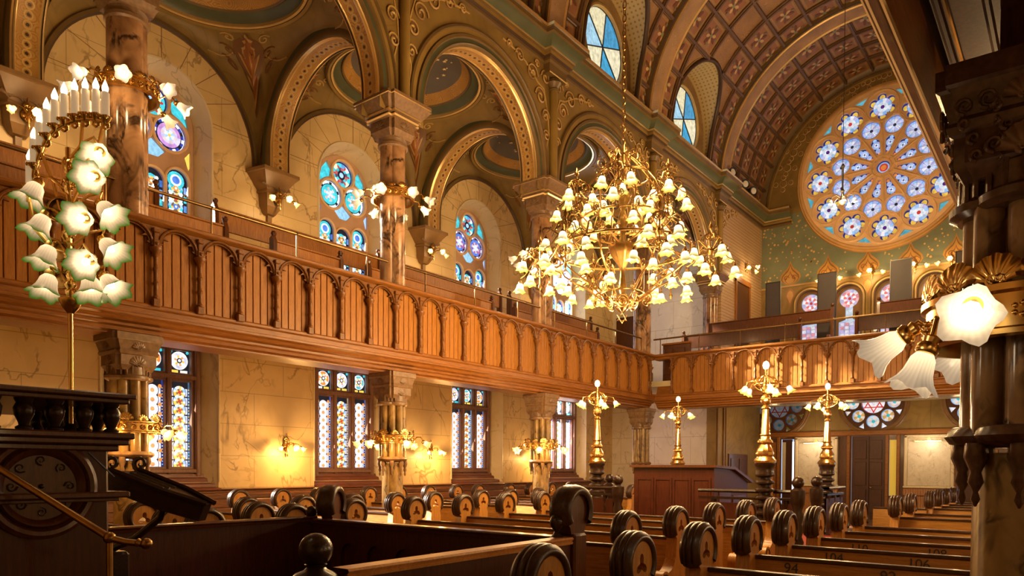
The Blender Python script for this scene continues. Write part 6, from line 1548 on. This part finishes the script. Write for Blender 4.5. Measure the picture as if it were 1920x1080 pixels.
# arched candle branch
AP = [(-.168, 2.84), (-.15, 2.93), (-.125, 3.0), (-.095, 3.055), (-.06, 3.095), (-.02, 3.12), (.025, 3.135), (.07, 3.142), (.115, 3.14), (.155, 3.13)]
m = MB(); m.tube([Q(-.175, 2.77)]+[Q(a, b-.02) for a, b in AP], .01, 8)
for a, b in AP:
    m.lathe([(.006, -.03), (.02, -.012), (.026, .0), (.016, .006)], 10, TL(*Q(a, b)))
    for s_ in (-1, 1): scroll(m, Q(a, b-.02), tuple(sd*s_), (0, 0, -1), .018, 1.2, .006, 0, 8); m.sph(Q(a+s_*.014, b-.006, .02), .009, 6)
m.build('candle_branch', 'brass', tc, 50)
for i, (a, b) in enumerate(AP):
    MB().lathe([(.0165, 0), (.0165, .1), (.014, .104), (.0001, .104)], 12, TL(*Q(a, b)), cap=False).build('candle', 'candle', tc, 40)
    MB().lathe([(.006, .1), (.012, .112), (.013, .124), (.007, .142), (.0001, .158)], 10, TL(*Q(a, b)), cap=False).build('flame_bulb', 'bulb', tc, 60)
m = MB()
for P in ([(-.17, 2.77), (-.15, 2.66), (-.08, 2.58), (0, 2.56)], [(-.12, 2.98), (-.07, 2.86), (-.04, 2.74), (0, 2.7)], [(.15, 3.12), (.12, 3.0), (.06, 2.86), (0, 2.75)], [(.06, 3.13), (.05, 3.02), (.03, 2.93), (0, 2.86)]): m.tube([Q(*p) for p in P], .0075, 6)
for z, r, s_ in ((2.88, .05, 1), (2.8, .045, -1), (2.68, .04, 1), (2.6, .035, -1), (2.5, .035, 1), (2.44, .03, -1), (2.36, .03, 1)):
    scroll(m, Q(0, z), tuple(sd*s_), (0, 0, 1), r, 1.4, .007); scroll(m, Q(0, z), tuple(tw), (0, 0, 1), r*.8, 1.3, .006)
m.build('scrollwork', 'brass', tc, 50)
for k, (a, z, r) in enumerate(((-.04, 2.74, .05), (-.035, 2.56, .04), (-.03, 2.44, .034))):
    m = MB(); m.lathe([(.001, 0), (r*.9, .004), (r, .0), (r, .008), (r*.85, .012)], 20, aim(tw, Q(a, z, .0)), cap=False); m.tube([Q(a+r*Cs(TAU*i/20), z+r*S(TAU*i/20), .006) for i in range(20)], .005, 5, closed=True); m.build('disc_ornament', 'brass_dark', tc, 50)
TU = [(.155, 2.945, .06, (.2, .7, -.6)), (.15, 2.84, .1, (.15, .9, -.4)), (.165, 2.73, .0, (.75, .2, -.7)), (.105, 2.67, .1, (.1, .95, -.35)), (.175, 2.575, .0, (.75, .15, -.65)), (.125, 2.49, .1, (.1, .9, -.5)), (.175, 2.42, .0, (.65, .2, -.75)), (.1, 2.405, .02, (.2, .2, -.95)),
      (-.145, 2.8, .02, (-.25, .3, -.9)), (-.115, 2.665, .02, (-.3, .3, -.9)), (-.09, 2.535, .02, (-.22, .3, -.95)), (-.08, 2.41, .03, (-.08, .3, -1))]
for a, z, o_, (dx, dt, dz) in TU:
    e = Q(a, z, o_); d = (sd*dx+tw*dt+Vector((0, 0, dz))).normalized(); e = e-d*.05; m = MB()
    m.tube([Q(0, z+.01), Q(a*.5, z+.07, o_*.4), Q(a*.85, z+.08, o_*.8), e-d*.02], .0065, 6); m.lathe([(.01, -.03), (.024, -.012), (.024, .004), (.016, .008)], 12, aim(d, e))
    o = m.build('lamp_arm', 'brass', tc, 50); s_ = cp(T_GREEN, o, e-Vector(tc.location), q_of(d), .64); cp(BULB, s_, (0, 0, .07), None, .8)
# ================================================================== SMALL HANGING LAMP BEFORE THE ROSE
hl = thing('hanging_lamp', 'small dark hanging lamp on a long wire in front of the rose window', 'hanging lamp', (-4.72, 19.3, 8.2)); c = Vector(hl.location)
MB().tube([c+Vector((0, 0, 1.0)), c+Vector((0, 0, 6.4))], .008, 5).build('wire', 'iron', hl, 0)
m = MB(); m.lathe([(.004, .0), (.06, .03), (.1, .1), (.04, .16), (.03, .3), (.05, .34), (.02, .4), (.025, .9), (.05, .95), (.01, 1.02)], 14, TL(*c)); m.build('body', 'iron', hl, 50)
for k in range(5):
    a = TAU*k/5; d = Vector((Cs(a), S(a), 0)); m = MB(); m.tube([c+Vector((0, 0, .14)), c+d*.15+Vector((0, 0, .24)), c+d*.26+Vector((0, 0, .18)), c+d*.28+Vector((0, 0, .12))], .012, 6); o = m.build('arm', 'iron', hl, 50)
    cp(T_CLEAR, o, d*.28+Vector((0, 0, .12)), q_of((0, 0, -1)), .7)
for o in PROTO: bpy.data.objects.remove(o)
# lamps of the room and unseen added ones: (name, place, watts, colour, radius)
LIGHTS = []; EXPO = 0.0
W1, W2_, W3_ = (1, .64, .29), (1, .53, .16), (1, .76, .5)
for k in range(6):
    a = TAU*k/6+.38; LIGHTS.append(('chandelier_glow', (CX+1.2*Cs(a), CYY+1.2*S(a), 3.72), 150, W1, .2))
for k in range(3):
    a = TAU*k/3; LIGHTS.append(('chandelier_glow', (CX+.8*Cs(a), CYY+.8*S(a), 6.4), 120, W1, .2))
for y in (9.0, 13.25, 17.7): LIGHTS.append(('sconce_glow', (XW+.42, y, 1.96), 62, W2_, .06))
for k in range(3):
    y = COLY[k]
    for dx, dy in ((-.55, 0), (.4, -.4), (.3, .5)):
        LIGHTS.append(('ring_glow', (XCOL+dx, y+dy, 2.0), 25, W2_, .05)); LIGHTS.append(('ring_glow', (XCOL+dx*1.15, y+dy*1.15, 6.05), 18, W1, .06))
    LIGHTS.append(('corbel_glow', (XW+.75, PIERS[k+1]+.05, 6.85), 16, W1, .06))
LIGHTS.append(('corbel_glow', (XW+.75, PIERS[4]+.05, 6.85), 16, W1, .06))
for x, y in ((-6.66, 10.95), (-6.75, 14.4), (-3.54, 10.42), (-3.55, 13.7)):
    LIGHTS.append(('lamp_post_glow', (x, y, 3.4), 40, W1, .06)); LIGHTS.append(('lamp_post_glow', (x+.1, y-.5, 2.6), 60, W1, .06))
for x in (-5.45, -4.2, -3.2, -6.75): LIGHTS.append(('rose_sconce_glow', (x, YF-.45, 7.95), 26, W1, .06))
LIGHTS.append(('gallery_sconce_glow', (XN+.5, 24.6, 8.3), 26, W1, .06))
for x in (-7.12, -3.72): LIGHTS.append(('picture_glow', (x, YF-.75, 2.5), 22, W3_, .1))
LIGHTS.append(('near_ring_glow', (-.85, 3.0, 2.2), 3, W3_, .08)); LIGHTS.append(('near_ring_glow', (-.9, 3.9, 1.9), 3.5, W3_, .08))
LIGHTS.append(('torchere_glow', (-3.25, 1.62, 2.75), 3, W3_, .12))
def daybeam(y, z, w, h, p, d=(1, .27, -.45)):
    """low sun entering through one side window as a narrow beam"""
    l = bpy.data.lights.new('sunbeam', 'AREA'); l.shape = 'RECTANGLE'; l.size = w; l.size_y = h; l.energy = p; l.color = (1, .86, .68); l.spread = math.radians(4)
    o = bpy.data.objects.new('sunbeam', l); COL.objects.link(o); o.location = (XW-.1, y, z); o.rotation_euler = Vector(d).to_track_quat('-Z', 'Z').to_euler()
for k, c in enumerate(WINC):
    daybeam(c, 7.1, 1.3, 3.0, (240, 260, 190, 130)[k]); daybeam(c, 2.75, 1.4, 2.2, (120, 160, 160, 160)[k])

LIGHTS.append(('hanging_lamp_glow', (-4.72, 19.0, 7.9), 600, W1, .15))
for y in (8.1, 12.5, 16.9): LIGHTS.append(('right_unseen_glow', (-.5, y, 2.0), 40, W1, .08)); LIGHTS.append(('right_unseen_glow', (.3, y, 2.0), 40, W1, .08))  # lamp rings of the right columns, out of view

for x in (-7.6, -5.4, -2.6): LIGHTS.append(('vestibule_glow', (x, 23.2, 3.0), 34, W1, .1))
LIGHTS.append(('right_unseen_glow', (1.4, 5.2, 1.9), 40, W1, .1)); LIGHTS.append(('right_unseen_glow', (2.6, 2.5, 2.0), 25, W1, .1))  # added lights to lift the dark soffit; no lamp ring stands here
# ================================================================== WORLD, LIGHT, VIEW
w = bpy.data.worlds.new('world'); scn.world = w; w.use_nodes = True
w.node_tree.nodes['Background'].inputs[0].default_value = (.5, .6, .8, 1); w.node_tree.nodes['Background'].inputs[1].default_value = 1.0
for l in LIGHTS: lamp(*l)
scn.view_settings.view_transform = 'Standard'; scn.view_settings.look = 'None'; scn.view_settings.gamma = 1
scn.view_settings.use_curve_mapping = False; scn.view_settings.exposure = EXPO
scn.cycles.max_bounces = 6; scn.cycles.diffuse_bounces = 4; scn.cycles.glossy_bounces = 3; scn.cycles.transmission_bounces = 2
scn.cycles.sample_clamp_indirect = 6; scn.cycles.caustics_reflective = False; scn.cycles.caustics_refractive = False
scn.cycles.use_denoising = True
